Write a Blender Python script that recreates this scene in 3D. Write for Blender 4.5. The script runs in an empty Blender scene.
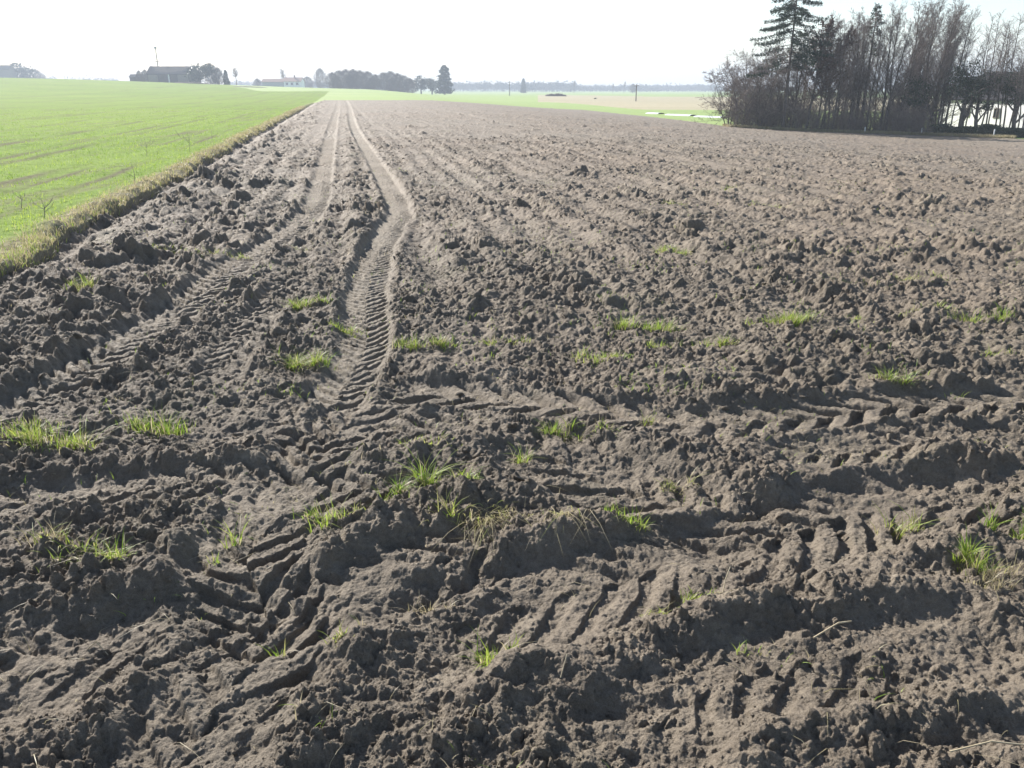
import bpy, math, random
import numpy as np
R = math.radians
PI = math.pi
random.seed(7)
sc = bpy.context.scene
COL = sc.collection

# ------------------------------------------------------------------ camera, sky, sun, exposure
CAM_H, PITCH, F = 1.65, 20.2, 804.0
cam_d = bpy.data.cameras.new('camera'); cam = bpy.data.objects.new('camera', cam_d); COL.objects.link(cam)
cam.location = (0, 0, CAM_H); cam.rotation_euler = (R(90 - PITCH), 0, 0)
cam_d.sensor_fit = 'HORIZONTAL'; cam_d.sensor_width = 36; cam_d.lens = 36 * F / 1024
cam_d.clip_start = 0.05; cam_d.clip_end = 20000
sc.camera = cam
SUN_AZ, SUN_EL = -40.0, 33.0           # degrees from straight ahead (+Y), negative = to the left
wd = bpy.data.worlds.new('World'); sc.world = wd; wd.use_nodes = True
nt = wd.node_tree; nt.nodes.clear()
wo = nt.nodes.new('ShaderNodeOutputWorld'); bg = nt.nodes.new('ShaderNodeBackground'); sky = nt.nodes.new('ShaderNodeTexSky')
sky.sky_type = 'NISHITA'; sky.sun_disc = False
sky.sun_elevation = R(SUN_EL); sky.sun_rotation = R(SUN_AZ)
sky.air_density = 1.0; sky.dust_density = 0.9; sky.ozone_density = 1.0
bg.inputs['Strength'].default_value = 0.081
nt.links.new(sky.outputs[0], bg.inputs[0]); nt.links.new(bg.outputs[0], wo.inputs[0])
sl = bpy.data.lights.new('sun', 'SUN'); sl.energy = 5.0; sl.angle = R(0.6); sl.color = (1.0, 0.955, 0.89)
sun = bpy.data.objects.new('sun', sl); COL.objects.link(sun)
from mathutils import Vector
sdir = Vector((math.sin(R(SUN_AZ)) * math.cos(R(SUN_EL)), math.cos(R(SUN_AZ)) * math.cos(R(SUN_EL)), math.sin(R(SUN_EL))))
sun.rotation_euler = sdir.to_track_quat('Z', 'Y').to_euler()
sun.location = (-30, 30, 30)
vs = sc.view_settings
sc.display_settings.display_device = 'sRGB'
vs.view_transform = 'Standard'; vs.look = 'None'; vs.exposure = 1.30; vs.gamma = 1; vs.use_curve_mapping = False
sc.cycles.max_bounces = 6; sc.cycles.diffuse_bounces = 3; sc.cycles.transparent_max_bounces = 8
sc.cycles.volume_bounces = 0; sc.cycles.use_denoising = True
HAZE = 0.0008

# ------------------------------------------------------------------ noise
rs = np.random.RandomState(11)
_g = rs.rand(256, 256).astype(np.float32) * 2 * np.pi
GX, GY = np.cos(_g).ravel(), np.sin(_g).ravel()
RND = [rs.rand(65536).astype(np.float32) for _ in range(7)]

def perlin(x, y):
    x0 = np.floor(x); y0 = np.floor(y)
    fx = (x - x0).astype(np.float32); fy = (y - y0).astype(np.float32)
    ix = x0.astype(np.int32); iy = y0.astype(np.int32)
    a0 = (ix & 255) << 8; a1 = ((ix + 1) & 255) << 8; b0 = iy & 255; b1 = (iy + 1) & 255
    i = a0 | b0; n00 = GX[i] * fx + GY[i] * fy
    i = a1 | b0; n10 = GX[i] * (fx - 1) + GY[i] * fy
    i = a0 | b1; n01 = GX[i] * fx + GY[i] * (fy - 1)
    i = a1 | b1; n11 = GX[i] * (fx - 1) + GY[i] * (fy - 1)
    u = fx * fx * fx * (fx * (fx * 6 - 15) + 10); v = fy * fy * fy * (fy * (fy * 6 - 15) + 10)
    a = n00 + u * (n10 - n00); b = n01 + u * (n11 - n01)
    return a + v * (b - a)

def fbm(x, y, sc_, octs, gain=0.5, ridged=False, off=0.0):
    out = 0; a = 1.0; f = 1.0 / sc_
    for k in range(octs):
        n = perlin(x * f + 17.3 * k + off, y * f - 9.1 * k + off * 1.7)
        if ridged: n = 0.45 - np.abs(n) * 1.6
        out = out + a * n; a *= gain; f *= 2.03
    return out

def clods(x, y, cell, hmin, hmax, pres=0.8, off=0, tilt=0.35, rmin=0.35, rmax=0.8):
    """Broken lumps: one tilted irregular dome per jittered cell, the highest one wins."""
    u = x / cell + off; v = y / cell + off * 1.31
    u = u + 0.42 * perlin(u * 2.3, v * 2.3) ; v = v + 0.42 * perlin(u * 2.3 + 40, v * 2.3)
    iu = np.floor(u).astype(np.int32); iv = np.floor(v).astype(np.int32)
    best = np.zeros(u.shape, np.float32)
    for di in (-1, 0, 1):
        for dj in (-1, 0, 1):
            cu = iu + di; cv = iv + dj
            k = (((cu * 73) & 255) << 8) | ((cv * 151 + cu * 7) & 255)
            du = (u - (cu + RND[0][k])).astype(np.float32); dv = (v - (cv + RND[1][k])).astype(np.float32)
            rr = rmin + (rmax - rmin) * RND[2][k]
            ang = RND[3][k] * 6.283; ca = np.cos(ang); sa = np.sin(ang)
            e = 0.65 + 0.35 * RND[5][k]
            p = (du * ca + dv * sa) / rr; q = (dv * ca - du * sa) / (rr * e)
            d2 = p * p + q * q
            dome = np.clip(1.45 * (1 - d2), 0, 1) ** .75 * (1 + tilt * p)
            h = dome * (hmin + (hmax - hmin) * RND[4][k] ** 2) * (RND[6][k] < pres)
            np.maximum(best, h, out=best)
    return best

def ss(a, b, x):
    t = np.clip((x - a) / (b - a), 0, 1); return t * t * (3 - 2 * t)

# ------------------------------------------------------------------ land form
def H0(x, y):
    """Large shape of the land (metres)."""
    x = np.asarray(x, np.float64); y = np.asarray(y, np.float64)
    s = x + 0.2 * y
    z = -1.4 * ss(8, 38, s) * ss(-30, 20, y)
    z = z - 0.9 * ss(200, 800, np.hypot(x, y))
    z = z + 5.3 * np.exp(-0.5 * (((x + 200) / 78) ** 2 + ((y - 300) / 100) ** 2))
    z = z + 0.5 * np.exp(-0.5 * (((x + 80) / 60) ** 2 + ((y - 300) / 60) ** 2))
    return z

def ray(px, py):
    th = R(PITCH); u = (px - 512) / F; v = (384 - py) / F
    return np.array([u, math.cos(th) + v * math.sin(th), -math.sin(th) + v * math.cos(th)])

def hit(px, py, base=0.0):
    """Where a line of sight meets the land."""
    d = ray(px, py); t = 0.8
    while t < 4000:
        p = d * t
        if CAM_H + p[2] < H0(p[0], p[1]) + base: break
        t *= 1.004
    return float(p[0]), float(p[1])

def polyw(pts): return np.array([hit(*p) for p in pts])

TRACKS = [  # points, width, depth, lug pitch, lug depth, side berm, how smooth the soil becomes, dusty-dry 0..1
 dict(p=[(346,100.6),(349,106),(353,125),(372,158),(398,206),(392,226),(376,258),(366,300),(367,335),(356,368),(338,396),(322,420)],
      w=0.37, dep=0.025, pitch=0.115, lug=0.020, berm=0.018, sm=0.9, dust=.85),
 dict(p=[(338,100.6),(338,106),(332,130),(325,165),(316,205),(288,235),(240,265),(197,300),(147,335),(90,372),(22,412),(-80,460)],
      w=0.38, dep=0.014, pitch=0.13, lug=0.028, berm=0.012, sm=0.72, dust=.45),
 dict(p=[(395,398),(350,425),(318,458),(300,490),(272,530),(250,568),(262,610),(260,655),(225,705),(185,768),(150,860)],
      w=0.44, dep=0.012, pitch=0.15, lug=0.034, berm=0.015, sm=0.72, brk=1, dust=.3),
 dict(p=[(380,388),(440,397),(520,405),(600,415),(690,425),(790,422),(900,410),(1060,402)], w=0.42, dep=0.030, pitch=0.20, lug=0.042, berm=0.014, sm=0.8, dust=.3),
 dict(p=[(352,104),(372,124),(420,150),(465,182),(505,214),(560,262),(640,330)], w=0.28, dep=0.008, pitch=0.2, lug=0.0, berm=0.0, sm=0.3, dust=.3),
 dict(p=[(400,104),(450,112),(520,128)], w=0.5, dep=0.008, pitch=0.2, lug=0.0, berm=0.0, sm=0.3, dust=.3),
 dict(p=[(500,440),(540,452),(600,478),(660,500),(720,520),(800,545)], w=0.60, dep=0.050, pitch=0.21, lug=0.052, berm=0.016, sm=0.6, brk=1, dust=.15),
 dict(p=[(380,660),(450,630),(530,603),(600,585),(660,568),(730,552),(800,530),(880,507),(960,503),(1040,515)], w=0.54, dep=0.042, pitch=0.18, lug=0.036, berm=0.018, sm=0.55, brk=1, dust=.15),
 dict(p=[(-60,520),(30,505),(120,496),(220,492),(330,500),(430,496)], w=0.36, dep=0.012, pitch=0.16, lug=0.036, berm=0.015, sm=0.65, brk=1, dust=.2),
 dict(p=[(215,385),(238,350),(262,320),(290,285)], w=0.28, dep=0.015, pitch=0.13, lug=0.030, berm=0.012, sm=0.6, dust=.2),
 dict(p=[(-60,700),(60,672),(180,640),(330,612),(420,575),(520,545)], w=0.42, dep=0.020, pitch=0.16, lug=0.034, berm=0.02, sm=0.6, brk=1, dust=.1),
 dict(p=[(600,790),(700,700),(820,668),(1040,640)], w=0.40, dep=0.025, pitch=0.17, lug=0.014, berm=0.02, sm=0.55, brk=1, dust=.1),
 dict(p=[(760,470),(840,455),(930,445),(1060,440)], w=0.40, dep=0.022, pitch=0.17, lug=0.034, berm=0.012, sm=0.6, brk=1, dust=.15),
 dict(p=[(250,420),(330,440),(420,436),(520,425)], w=0.40, dep=0.015, pitch=0.15, lug=0.034, berm=0.012, sm=0.6, brk=1, dust=.2),
]
for t in TRACKS:
    P = polyw(t['p'])
    # smooth the polyline (Catmull-Rom)
    Q = []
    for i in range(len(P) - 1):
        p0 = P[max(i-1,0)]; p1 = P[i]; p2 = P[i+1]; p3 = P[min(i+2, len(P)-1)]
        n = 4 if np.linalg.norm(p2-p1) < 12 else 8
        for k in range(n):
            a = k / n
            Q.append(0.5*((2*p1)+(-p0+p2)*a+(2*p0-5*p1+4*p2-p3)*a*a+(-p0+3*p1-3*p2+p3)*a**3))
    Q.append(P[-1]); t['P'] = np.array(Q)

# heaps of pushed-up earth: px, py of the foot centre, half width, half depth (m), height, turn
MOUNDS = [(60,600,.40,.13,.10,.05),(170,596,.2,.1,.05,-.3),(70,690,.35,.12,.06,.1),(885,640,.26,.17,.15,.2),(985,625,.2,.14,.08,-.2),
 (800,610,.22,.10,.04,.3),(560,690,.28,.12,.13,.12),(660,740,.2,.1,.07,-.1),(700,620,.22,.08,.09,.1),(430,590,.22,.14,.09,.2),(330,600,.12,.1,.04,0),
 (480,505,.34,.14,.11,-.05),(600,452,.42,.12,.09,-.15),(760,470,.4,.16,.07,-.1),(940,470,.4,.14,.08,.1),(700,388,.5,.14,.07,0),(520,378,.5,.13,.08,0),
 (440,382,.25,.12,.06,.1),(900,365,.5,.2,.07,0),(30,335,.25,.16,.13,.3),(-8,395,.3,.22,.22,.2),(58,268,.3,.2,.14,.2),(118,250,.3,.22,.15,.2),(165,208,.35,.25,.16,0),
 (205,205,.4,.3,.14,0),(190,228,.5,.3,.12,0),(150,290,.35,.2,.10,0),(110,330,.35,.15,.08,0),(235,215,.4,.3,.12,0),(260,185,.5,.4,.12,0),(290,160,.5,.5,.10,0),
 (220,390,.3,.14,.09,0),(130,385,.3,.14,.07,.2),(250,455,.12,.18,.07,0),(60,430,.35,.16,.07,0),(30,560,.4,.12,.07,.1),(150,640,.12,.08,.03,0),
 (860,600,.14,.08,.07,0),(950,560,.18,.12,.10,0),(640,620,.1,.07,.05,0),(720,520,.3,.12,.05,.1),(560,545,.3,.1,.05,0),(360,545,.25,.1,.05,0),
 (870,310,.4,.25,.11,0),(750,330,.5,.25,.07,0),(930,320,.5,.3,.07,0),(600,310,.5,.3,.06,.3),(440,310,.35,.25,.07,0),(310,345,.2,.14,.07,0),(420,465,.3,.1,.07,0),
 (60,740,.3,.08,.07,.15),(200,660,.16,.08,.05,.3),(420,740,.2,.07,.05,0),(900,720,.3,.1,.08,.1),(780,745,.2,.07,.06,0),(575,230,.7,.4,.09,.3),(560,330,.4,.25,.07,.2)]
MW = [hit(m[0], m[1]) + m[2:] for m in MOUNDS]
EDGE = -3.35                                  # the field margin, as s = x + 0.2 y

def edge_wob(x, y): return 0.16 * perlin(y * 0.55 + 3, x * 0.2 + 8) + 0.10 * perlin(y * 1.9, x * 0.7 + 5)

far_px = [(316,103),(325,100.3),(400,100.3),(450,101.2),(500,103),(560,108),(620,114),(700,123),(728,127),(860,133.5),(1024,139.5)]
FB = polyw(far_px)
dv = FB[-1] - FB[-2]; dv /= np.linalg.norm(dv)
FB = np.vstack([FB, FB[-1] + dv * 20, FB[-1] + dv * 45])
fb_az = np.arctan2(FB[:, 0], FB[:, 1]); fb_r = np.hypot(FB[:, 0], FB[:, 1])

def region(x, y):
    """0 ploughed, 1 green field, 2 far meadow, 3 pale stubble field"""
    x = np.asarray(x, np.float64); y = np.asarray(y, np.float64)
    r = np.hypot(x, y); az = np.arctan2(x, y); s = x + 0.2 * y + edge_wob(x, y)
    rb = np.interp(az, fb_az, fb_r) + 0.4 * perlin(x * .5, y * .5)
    out = np.zeros(x.shape, np.int32)
    beyond = (r > rb) & (az < 2.2) & (az > fb_az[0] - .02)
    far = (r > 125)
    out[beyond | far] = 2
    tanf = (az > 0.03) & (az < 1.2) & (r > 128 + 60 * ss(.16, .03, az) ) & (r < 420 - 100 * ss(.03, .2, az) + 10 * perlin(x * .02, y * .02))
    out[tanf & (out == 2)] = 3
    out[(s < EDGE) & (az < fb_az[1] + 0.01) & (r < 225 + 25 * perlin(x * .03, y * .03) + 600 * (1 - ss(-.44, -.28, az)))] = 1
    out[(y < -25) & (s >= EDGE)] = 2
    return out

def track_fields(x, y):
    """rut relief, smoothing 0..1 and a dusty-compacted value 0..1"""
    n = x.size; dz = np.zeros(n, np.float32); sm = np.zeros(n, np.float32); dust = np.zeros(n, np.float32)
    wx = x + 0.035 * perlin(x * 2.1, y * 2.1) + .012 * perlin(x * 9, y * 9); wy = y + 0.035 * perlin(x * 2.1 + 30, y * 2.1) + .012 * perlin(x * 9 + 7, y * 9)
    for ti, t in enumerate(TRACKS):
        P = t['P']; W = t['w'] / 2
        bd = np.full(n, 9.0, np.float32); bs = np.zeros(n, np.float32); bn = np.full(n, 9.0, np.float32)
        L = 0.0; mg = W * 2 + 0.15
        for a, b in zip(P[:-1], P[1:]):
            l = float(np.linalg.norm(b - a))
            m = (wx > min(a[0], b[0]) - mg) & (wx < max(a[0], b[0]) + mg) & (wy > min(a[1], b[1]) - mg) & (wy < max(a[1], b[1]) + mg)
            idx = np.nonzero(m)[0]
            if idx.size and l > 1e-6:
                ux, uy = (b - a) / l; dx = wx[idx] - a[0]; dy = wy[idx] - a[1]
                tt = np.clip(dx * ux + dy * uy, 0, l); ex = dx - tt * ux; ey = dy - tt * uy
                d = np.hypot(ex, ey); sg = np.sign(dx * uy - dy * ux)
                better = d < bn[idx]; j = idx[better]
                bn[j] = d[better]; bd[j] = (d * sg)[better]; bs[j] = L + tt[better]
            L += l
        idx = np.nonzero(bn < mg)[0]
        if not idx.size: continue
        d = bd[idx]; ad = np.abs(d); s = bs[idx]
        fade = ss(0, 0.25, s) * ss(0, 0.25, L - s)
        along = 0.75 + 0.6 * perlin(s * 0.9 + ti * 7, s * 0 + 3.3)
        inside = 1 - ss(W * 0.72, W * 1.08, ad)
        z = -t['dep'] * inside * along
        z += t['berm'] * np.exp(-((ad - W * 1.28) / (W * 0.28)) ** 2) * (0.6 + 1.6 * np.clip(perlin(s * 2.2 + ti, d * 2 + 9) + .3, 0, 1))
        if t['lug'] > 0:
            q = (s + 0.75 * ad + 1.6 * ad * ad + np.where(d > 0, t['pitch'] * .5, 0) + .03 * perlin(s * 3, d * 5)) / t['pitch']
            f = q - np.floor(q)
            saw = 1 - ss(0, .10, f) * (1 - ss(.34, .62, f))
            keep = np.clip(0.85 + 1.2 * perlin(s * 0.8 + 50 + ti * 3, d * 1.5), 0.5, 1.15)
            if t.get('brk'): keep = keep * np.clip(.62 + 2.4 * perlin(s * 1.9, d * 4 + 3), 0, 1.1)
            z += t['lug'] * (saw - .6) * inside * keep
        dz[idx] += z * fade
        sm[idx] = np.maximum(sm[idx], t['sm'] * (1 - ss(W * 0.8, W * 1.3, ad)) * fade)
        dust[idx] = np.maximum(dust[idx], (1 - ss(W * .7, W * 1.25, ad)) * fade * t['dust'])
    return dz, sm, dust

def soil(x, y, want=False, res=None):
    """Height of the ploughed soil."""
    shp = np.shape(x); x = np.asarray(x, np.float64).ravel(); y = np.asarray(y, np.float64).ravel()
    r = np.hypot(x, y); s = x + 0.2 * y; sw = s + edge_wob(x, y)
    z = H0(x, y)
    dz, sm, dust = track_fields(x, y)
    near = 1 - ss(4.2, 7.5, y + 0.25 * x)              # the driven-over headland
    bank = np.exp(-((s + 2.35) / 0.8) ** 2)            # coarse clods along the margin
    keep = 1 - sm
    u = fbm(x, y, 1.3, 2) * 0.04 * (1 - .5 * sm)
    sw2 = s + 0.12 * perlin(x * .9, y * .3)
    fur = (np.sin(sw2 * 2 * PI / 0.46) * 0.024 + np.sin(sw2 * 2 * PI / 1.38 + 1) * .026) * (1 - near) * (0.8 + perlin(x * .4, y * .25)) * (1 - .85 * ss(9, 40, r))
    z = z + u + fur * keep
    rough = (0.85 + 1.3 * perlin(x * 0.55 + 5, y * 0.55) + .5 * perlin(x * 1.6, y * 1.6) + .25 * (1 - near) * (1 - .6 * ss(12, 45, r)) * np.sin(sw2 * 2 * PI / 0.92) ) * (1 - 0.38 * near) + 0.5 * bank
    rough = np.clip(rough, 0.3, 2.0) * keep
    c = np.zeros(x.size, np.float32)
    farf = 1 - .42 * ss(8, 22, r)
    c += farf * clods(x, y, 0.38, 0.02, 0.085, 0.45, 3) * (0.7 + .8 * bank)
    c += farf * clods(x, y, 0.21, 0.012, 0.065, 0.55, 11, tilt=.6) * np.clip(.8 + 1.2 * perlin(x * .8 + 3, y * .8), .2, 1.5)
    m = np.nonzero(r < 60)[0]; c[m] += clods(x[m], y[m], 0.105, 0.006, 0.038, 0.72, 23, tilt=.6) * np.clip(.9 + 1.1 * perlin(x[m] * 1.1 + 33, y[m] * 1.1), .3, 1.5) + .020 * fbm(x[m], y[m] * 1.4, .13, 3, .6, True, 2.2)
    z = z + c * rough
    # heaps
    for (mx, my, a, b, h, tr) in MW:
        m = np.nonzero((np.abs(x - mx) < 2.2 * max(a, b)) & (np.abs(y - my) < 2.2 * max(a, b)))[0]
        if not m.size: continue
        dx = x[m] - mx + .09 * perlin(x[m] * 4, y[m] * 4); dy = y[m] - my + .07 * perlin(x[m] * 4 + 9, y[m] * 4)
        p = (dx * math.cos(tr) + dy * math.sin(tr)) / a; q = (dy * math.cos(tr) - dx * math.sin(tr)) / b
        q = np.where(q < 0, q * 1.5, q)                 # steeper towards -Y
        e = np.clip(1 - (p * p + q * q) / 2.2, 0, 1)
        z[m] += (0.32 if my < 4.2 else .30) * h * (e ** 1.1) * (1 - 0.75 * sm[m])
    # pushed ridges between the ruts in the headland
    m = np.nonzero(r < 14)[0]
    if m.size:
        rg = fbm(x[m], y[m] * 1.5, 0.7, 3, 0.5, True, 4.0)
        z[m] += 0.05 * np.clip(rg, -.3, 1) * (1 - .65 * sm[m]) * (1 - ss(7, 14, r[m])) * (0.35 + 0.65 * near[m])
        z[m] += 0.020 * fbm(x[m], y[m], 0.16, 3, 0.55, True, 8.0) * (1 - .8 * sm[m])
    z = z + dz
    # crumbs
    kk = 0.55 + 0.45 * keep
    m = np.nonzero(r < 30)[0]
    if m.size:
        patch = np.clip(0.8 + 1.5 * perlin(x[m] * 1.7, y[m] * 1.7), 0.15, 1.5) * (.22 + .78 * keep[m])
        z[m] += clods(x[m], y[m], 0.052, 0.004, 0.027, 0.7, 31, tilt=.6, rmin=.3, rmax=.7) * patch
    m = np.nonzero(r < 9)[0]
    if m.size:
        patch = np.clip(0.7 + 1.8 * perlin(x[m] * 2.3 + 4, y[m] * 2.3), 0.1, 1.5) * (.30 + .70 * keep[m])
        z[m] += clods(x[m], y[m], 0.024, 0.002, 0.014, 0.75, 41, tilt=.6) * patch
        z[m] += fbm(x[m], y[m], 0.06, 4, 0.7) * 0.011 * kk[m]
    # furrow along the margin bank
    z = z - 0.13 * np.exp(-((sw - EDGE - 0.17) / 0.17) ** 2) * (0.55 + .9 * np.clip(perlin(y * .5, x * 0 + 2) + .5, 0, 1))
    z = z.reshape(shp)
    return (z, dust.reshape(shp), sm.reshape(shp)) if want else z

def bare_rows(x, y):
    s = x + 0.2 * y + .05 * perlin(x * .6, y * .3); v = np.zeros(np.shape(s))
    for k, w in ((-4.6, .10), (-5.5, .09), (-6.1, .16), (-7.6, .10), (-8.3, .14), (-10.2, .18), (-10.9, .12), (-13.5, .2), (-16.5, .3), (-17.4, .2), (-22, .4), (-28, .4), (-36, .6), (-48, .7)):
        v = np.maximum(v, np.exp(-((s - k) / (w * 1.35)) ** 2))
    v = v * np.clip(.45 + 2.0 * perlin(x * .35 + 4, y * .22), 0, 1) * (1 - .5 * ss(25, 60, np.hypot(x, y)))
    return np.clip(v + .9 * np.clip(perlin(x * .9, y * .5) + .6 * perlin(x * 2.6, y * 1.6) - .28, 0, 1), 0, 1)

def turf(x, y):
    s = x + 0.2 * y + edge_wob(x, y)
    z = H0(x, y) + 0.03 * fbm(x, y, 2.5, 2)
    r = np.hypot(x, y)
    d = EDGE - s
    nearm = 1 - ss(60, 110, r)
    hump = np.exp(-((d - 0.22) / 0.25) ** 2) * (.05 + .10 * perlin(x * 1.8, y * 1.8)) + .03 * fbm(x, y, .3, 3) * np.exp(-((d - .2) / .4) ** 2)
    z = z + nearm * (0.05 * ss(0, .12, d) + hump + 0.018 * fbm(x, y, .22, 2) + .012 * np.sin(s * 2 * PI / .9) * ss(.5, 1.5, d))
    return z

def ground(x, y):
    x = np.atleast_1d(np.asarray(x, np.float64)); y = np.atleast_1d(np.asarray(y, np.float64))
    g = region(x, y); z = np.empty(x.shape)
    m = g == 0
    if m.any(): z[m] = soil(x[m], y[m])
    m = g == 1
    if m.any(): z[m] = turf(x[m], y[m])
    m = g >= 2
    if m.any(): z[m] = H0(x[m], y[m]) + .02
    return z

# ------------------------------------------------------------------ material helpers
def mat(name):
    m = bpy.data.materials.new(name); m.use_nodes = True; n = m.node_tree; b = n.nodes['Principled BSDF']; return m, n, b
def N(n, t, **k):
    o = n.nodes.new(t)
    for a, v in k.items(): setattr(o, a, v)
    return o
def noise(n, vec, scale, detail=4, rough=.55):
    o = N(n, 'ShaderNodeTexNoise'); o.inputs['Scale'].default_value = scale; o.inputs['Detail'].default_value = detail; o.inputs['Roughness'].default_value = rough
    n.links.new(vec, o.inputs['Vector']); return o.outputs['Fac']
def ramp(n, fac, stops):
    o = N(n, 'ShaderNodeValToRGB'); e = o.color_ramp.elements
    while len(e) < len(stops): e.new(.5)
    for k, (p, c) in enumerate(stops): e[k].position = p; e[k].color = (*c, 1)
    n.links.new(fac, o.inputs[0]); return o.outputs[0]
def mix(n, fac, a, b, mode='MIX'):
    o = N(n, 'ShaderNodeMix', data_type='RGBA', blend_type=mode)
    for v, k in ((fac, 0), (a, 6), (b, 7)):
        if isinstance(v, (int, float)): o.inputs[k].default_value = v
        elif isinstance(v, tuple): o.inputs[k].default_value = (*v, 1)
        else: n.links.new(v, o.inputs[k])
    return o.outputs[2]
def simple(name, c1, c2, scale=3, rough=.85, spec=.2, trans=0, coord='Object'):
    m, n, b = mat(name); tc = N(n, 'ShaderNodeTexCoord')
    col = ramp(n, noise(n, tc.outputs[coord], scale), [(.35, c1), (.65, c2)])
    n.links.new(col, b.inputs['Base Color']); b.inputs['Roughness'].default_value = rough; b.inputs['Specular IOR Level'].default_value = spec
    if trans:
        t = N(n, 'ShaderNodeBsdfTranslucent'); n.links.new(col, t.inputs[0]); ms = N(n, 'ShaderNodeMixShader'); ms.inputs[0].default_value = trans
        n.links.new(b.outputs[0], ms.inputs[1]); n.links.new(t.outputs[0], ms.inputs[2]); n.links.new(ms.outputs[0], n.nodes['Material Output'].inputs[0])
    return m
def attr(n, name):
    o = N(n, 'ShaderNodeAttribute'); o.attribute_name = name; return o

# soil
M_SOIL, n, b = mat('dry_soil'); g = N(n, 'ShaderNodeNewGeometry'); P = g.outputs['Position']
big = noise(n, P, .35, 4); mid = noise(n, P, 5, 5, .6); fine = noise(n, P, 60, 5, .65); grain = noise(n, P, 320, 3, .6)
c = ramp(n, mid, [(.3, (.078, .061, .043)), (.5, (.128, .102, .074)), (.72, (.200, .163, .121))])
c = mix(n, ramp(n, big, [(.4, (0, 0, 0)), (.62, (1, 1, 1))]), c, mix(n, .5, c, (.225, .170, .128)))
c = mix(n, .42, c, ramp(n, fine, [(.3, (.07, .058, .045)), (.7, (.34, .29, .235))]))
c = mix(n, ramp(n, noise(n, P, .9, 5, .65), [(.56, (0, 0, 0)), (.75, (.45, .45, .45))]), c, (.150, .150, .085))
c = mix(n, ramp(n, noise(n, P, 1.6, 6, .62), [(.46, (0, 0, 0)), (.62, (.38, .38, .38))]), c, (.070, .056, .043))
c = mix(n, ramp(n, noise(n, P, 7, 5, .7), [(.52, (0, 0, 0)), (.68, (.7, .7, .7))]), c, (.31, .262, .205))
dst = attr(n, 'dust').outputs['Fac']
dm = N(n, 'ShaderNodeMath', operation='MULTIPLY'); n.links.new(dst, dm.inputs[0]); dm.inputs[1].default_value = .75
c = mix(n, dm.outputs[0], c, mix(n, mid, (.215, .185, .147), (.295, .260, .208)))
c = mix(n, .22, c, ramp(n, grain, [(.35, (.05, .042, .034)), (.65, (.42, .37, .30))]))
red = ramp(n, noise(n, P, .07, 3), [(.42, (.86, .84, .80)), (.62, (.84, .79, .73))])
c = mix(n, 1.0, c, red, 'MULTIPLY')
n.links.new(c, b.inputs['Base Color']); b.inputs['Roughness'].default_value = .80; b.inputs['Specular IOR Level'].default_value = .33
bp = N(n, 'ShaderNodeBump'); bp.inputs['Strength'].default_value = 1; bp.inputs['Distance'].default_value = .011
n.links.new(noise(n, P, 110, 6, .7), bp.inputs['Height'])
bp2 = N(n, 'ShaderNodeBump'); bp2.inputs['Strength'].default_value = .7; bp2.inputs['Distance'].default_value = .04
n.links.new(noise(n, P, 16, 6, .7), bp2.inputs['Height']); n.links.new(bp.outputs[0], bp2.inputs['Normal'])
n.links.new(bp2.outputs[0], b.inputs['Normal'])

# green field: young crop over soil
M_GREEN, n, b = mat('winter_crop'); g = N(n, 'ShaderNodeNewGeometry'); P = g.outputs['Position']
mp = N(n, 'ShaderNodeMapping'); n.links.new(P, mp.inputs[0]); mp.inputs['Rotation'].default_value = (0, 0, R(-11.3)); mp.inputs['Scale'].default_value = (1.5, .12, 1)
rows = noise(n, mp.outputs[0], 1.0, 5, .6)
gr = ramp(n, noise(n, P, 2.2, 6, .7), [(.3, (.095, .165, .030)), (.7, (.200, .290, .058))])
gr = mix(n, .45, gr, ramp(n, noise(n, P, 18, 5, .7), [(.35, (.07, .09, .035)), (.65, (.24, .31, .075))]))
gr = mix(n, ramp(n, noise(n, P, .06, 4), [(.4, (0, 0, 0)), (.7, (.6, .6, .6))]), gr, (.21, .275, .065))
gr = mix(n, ramp(n, rows, [(.53, (0, 0, 0)), (.68, (.75, .75, .75))]), gr, (.16, .155, .085))
br_ = attr(n, 'bare').outputs['Fac']
gr = mix(n, br_, gr, ramp(n, noise(n, P, 14, 5, .7), [(.35, (.075, .068, .042)), (.65, (.15, .145, .08))]))
vg = attr(n, 'verge').outputs['Fac']
gr = mix(n, vg, gr, ramp(n, noise(n, P, 9, 5, .7), [(.3, (.13, .115, .07)), (.7, (.28, .25, .16))]))
n.links.new(gr, b.inputs['Base Color']); b.inputs['Roughness'].default_value = 1; b.inputs['Specular IOR Level'].default_value = .05
bp = N(n, 'ShaderNodeBump'); bp.inputs['Strength'].default_value = .6; bp.inputs['Distance'].default_value = .05
n.links.new(noise(n, P, 12, 6, .75), bp.inputs['Height']); n.links.new(bp.outputs[0], b.inputs['Normal'])

def field_mat(name, a, b_, sc_=.05, streak=.15):
    m, n, b = mat(name); g = N(n, 'ShaderNodeNewGeometry'); P = g.outputs['Position']
    mp = N(n, 'ShaderNodeMapping'); n.links.new(P, mp.inputs[0]); mp.inputs['Rotation'].default_value = (0, 0, R(8)); mp.inputs['Scale'].default_value = (.12, 1, 1)
    c = ramp(n, noise(n, mp.outputs[0], sc_, 6, .6), [(.38, a), (.62, b_)])
    c = mix(n, .3, c, ramp(n, noise(n, P, 1.3, 5, .7), [(.35, tuple(v * .6 for v in a)), (.65, tuple(v * 1.3 for v in b_))]))
    n.links.new(c, b.inputs['Base Color']); b.inputs['Roughness'].default_value = .85; b.inputs['Specular IOR Level'].default_value = .2
    return m
M_MEADOW = field_mat('pale_meadow', (.17, .245, .06), (.225, .285, .085))
M_TAN = field_mat('pale_stubble', (.25, .22, .13), (.33, .285, .18), .08)

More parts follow.
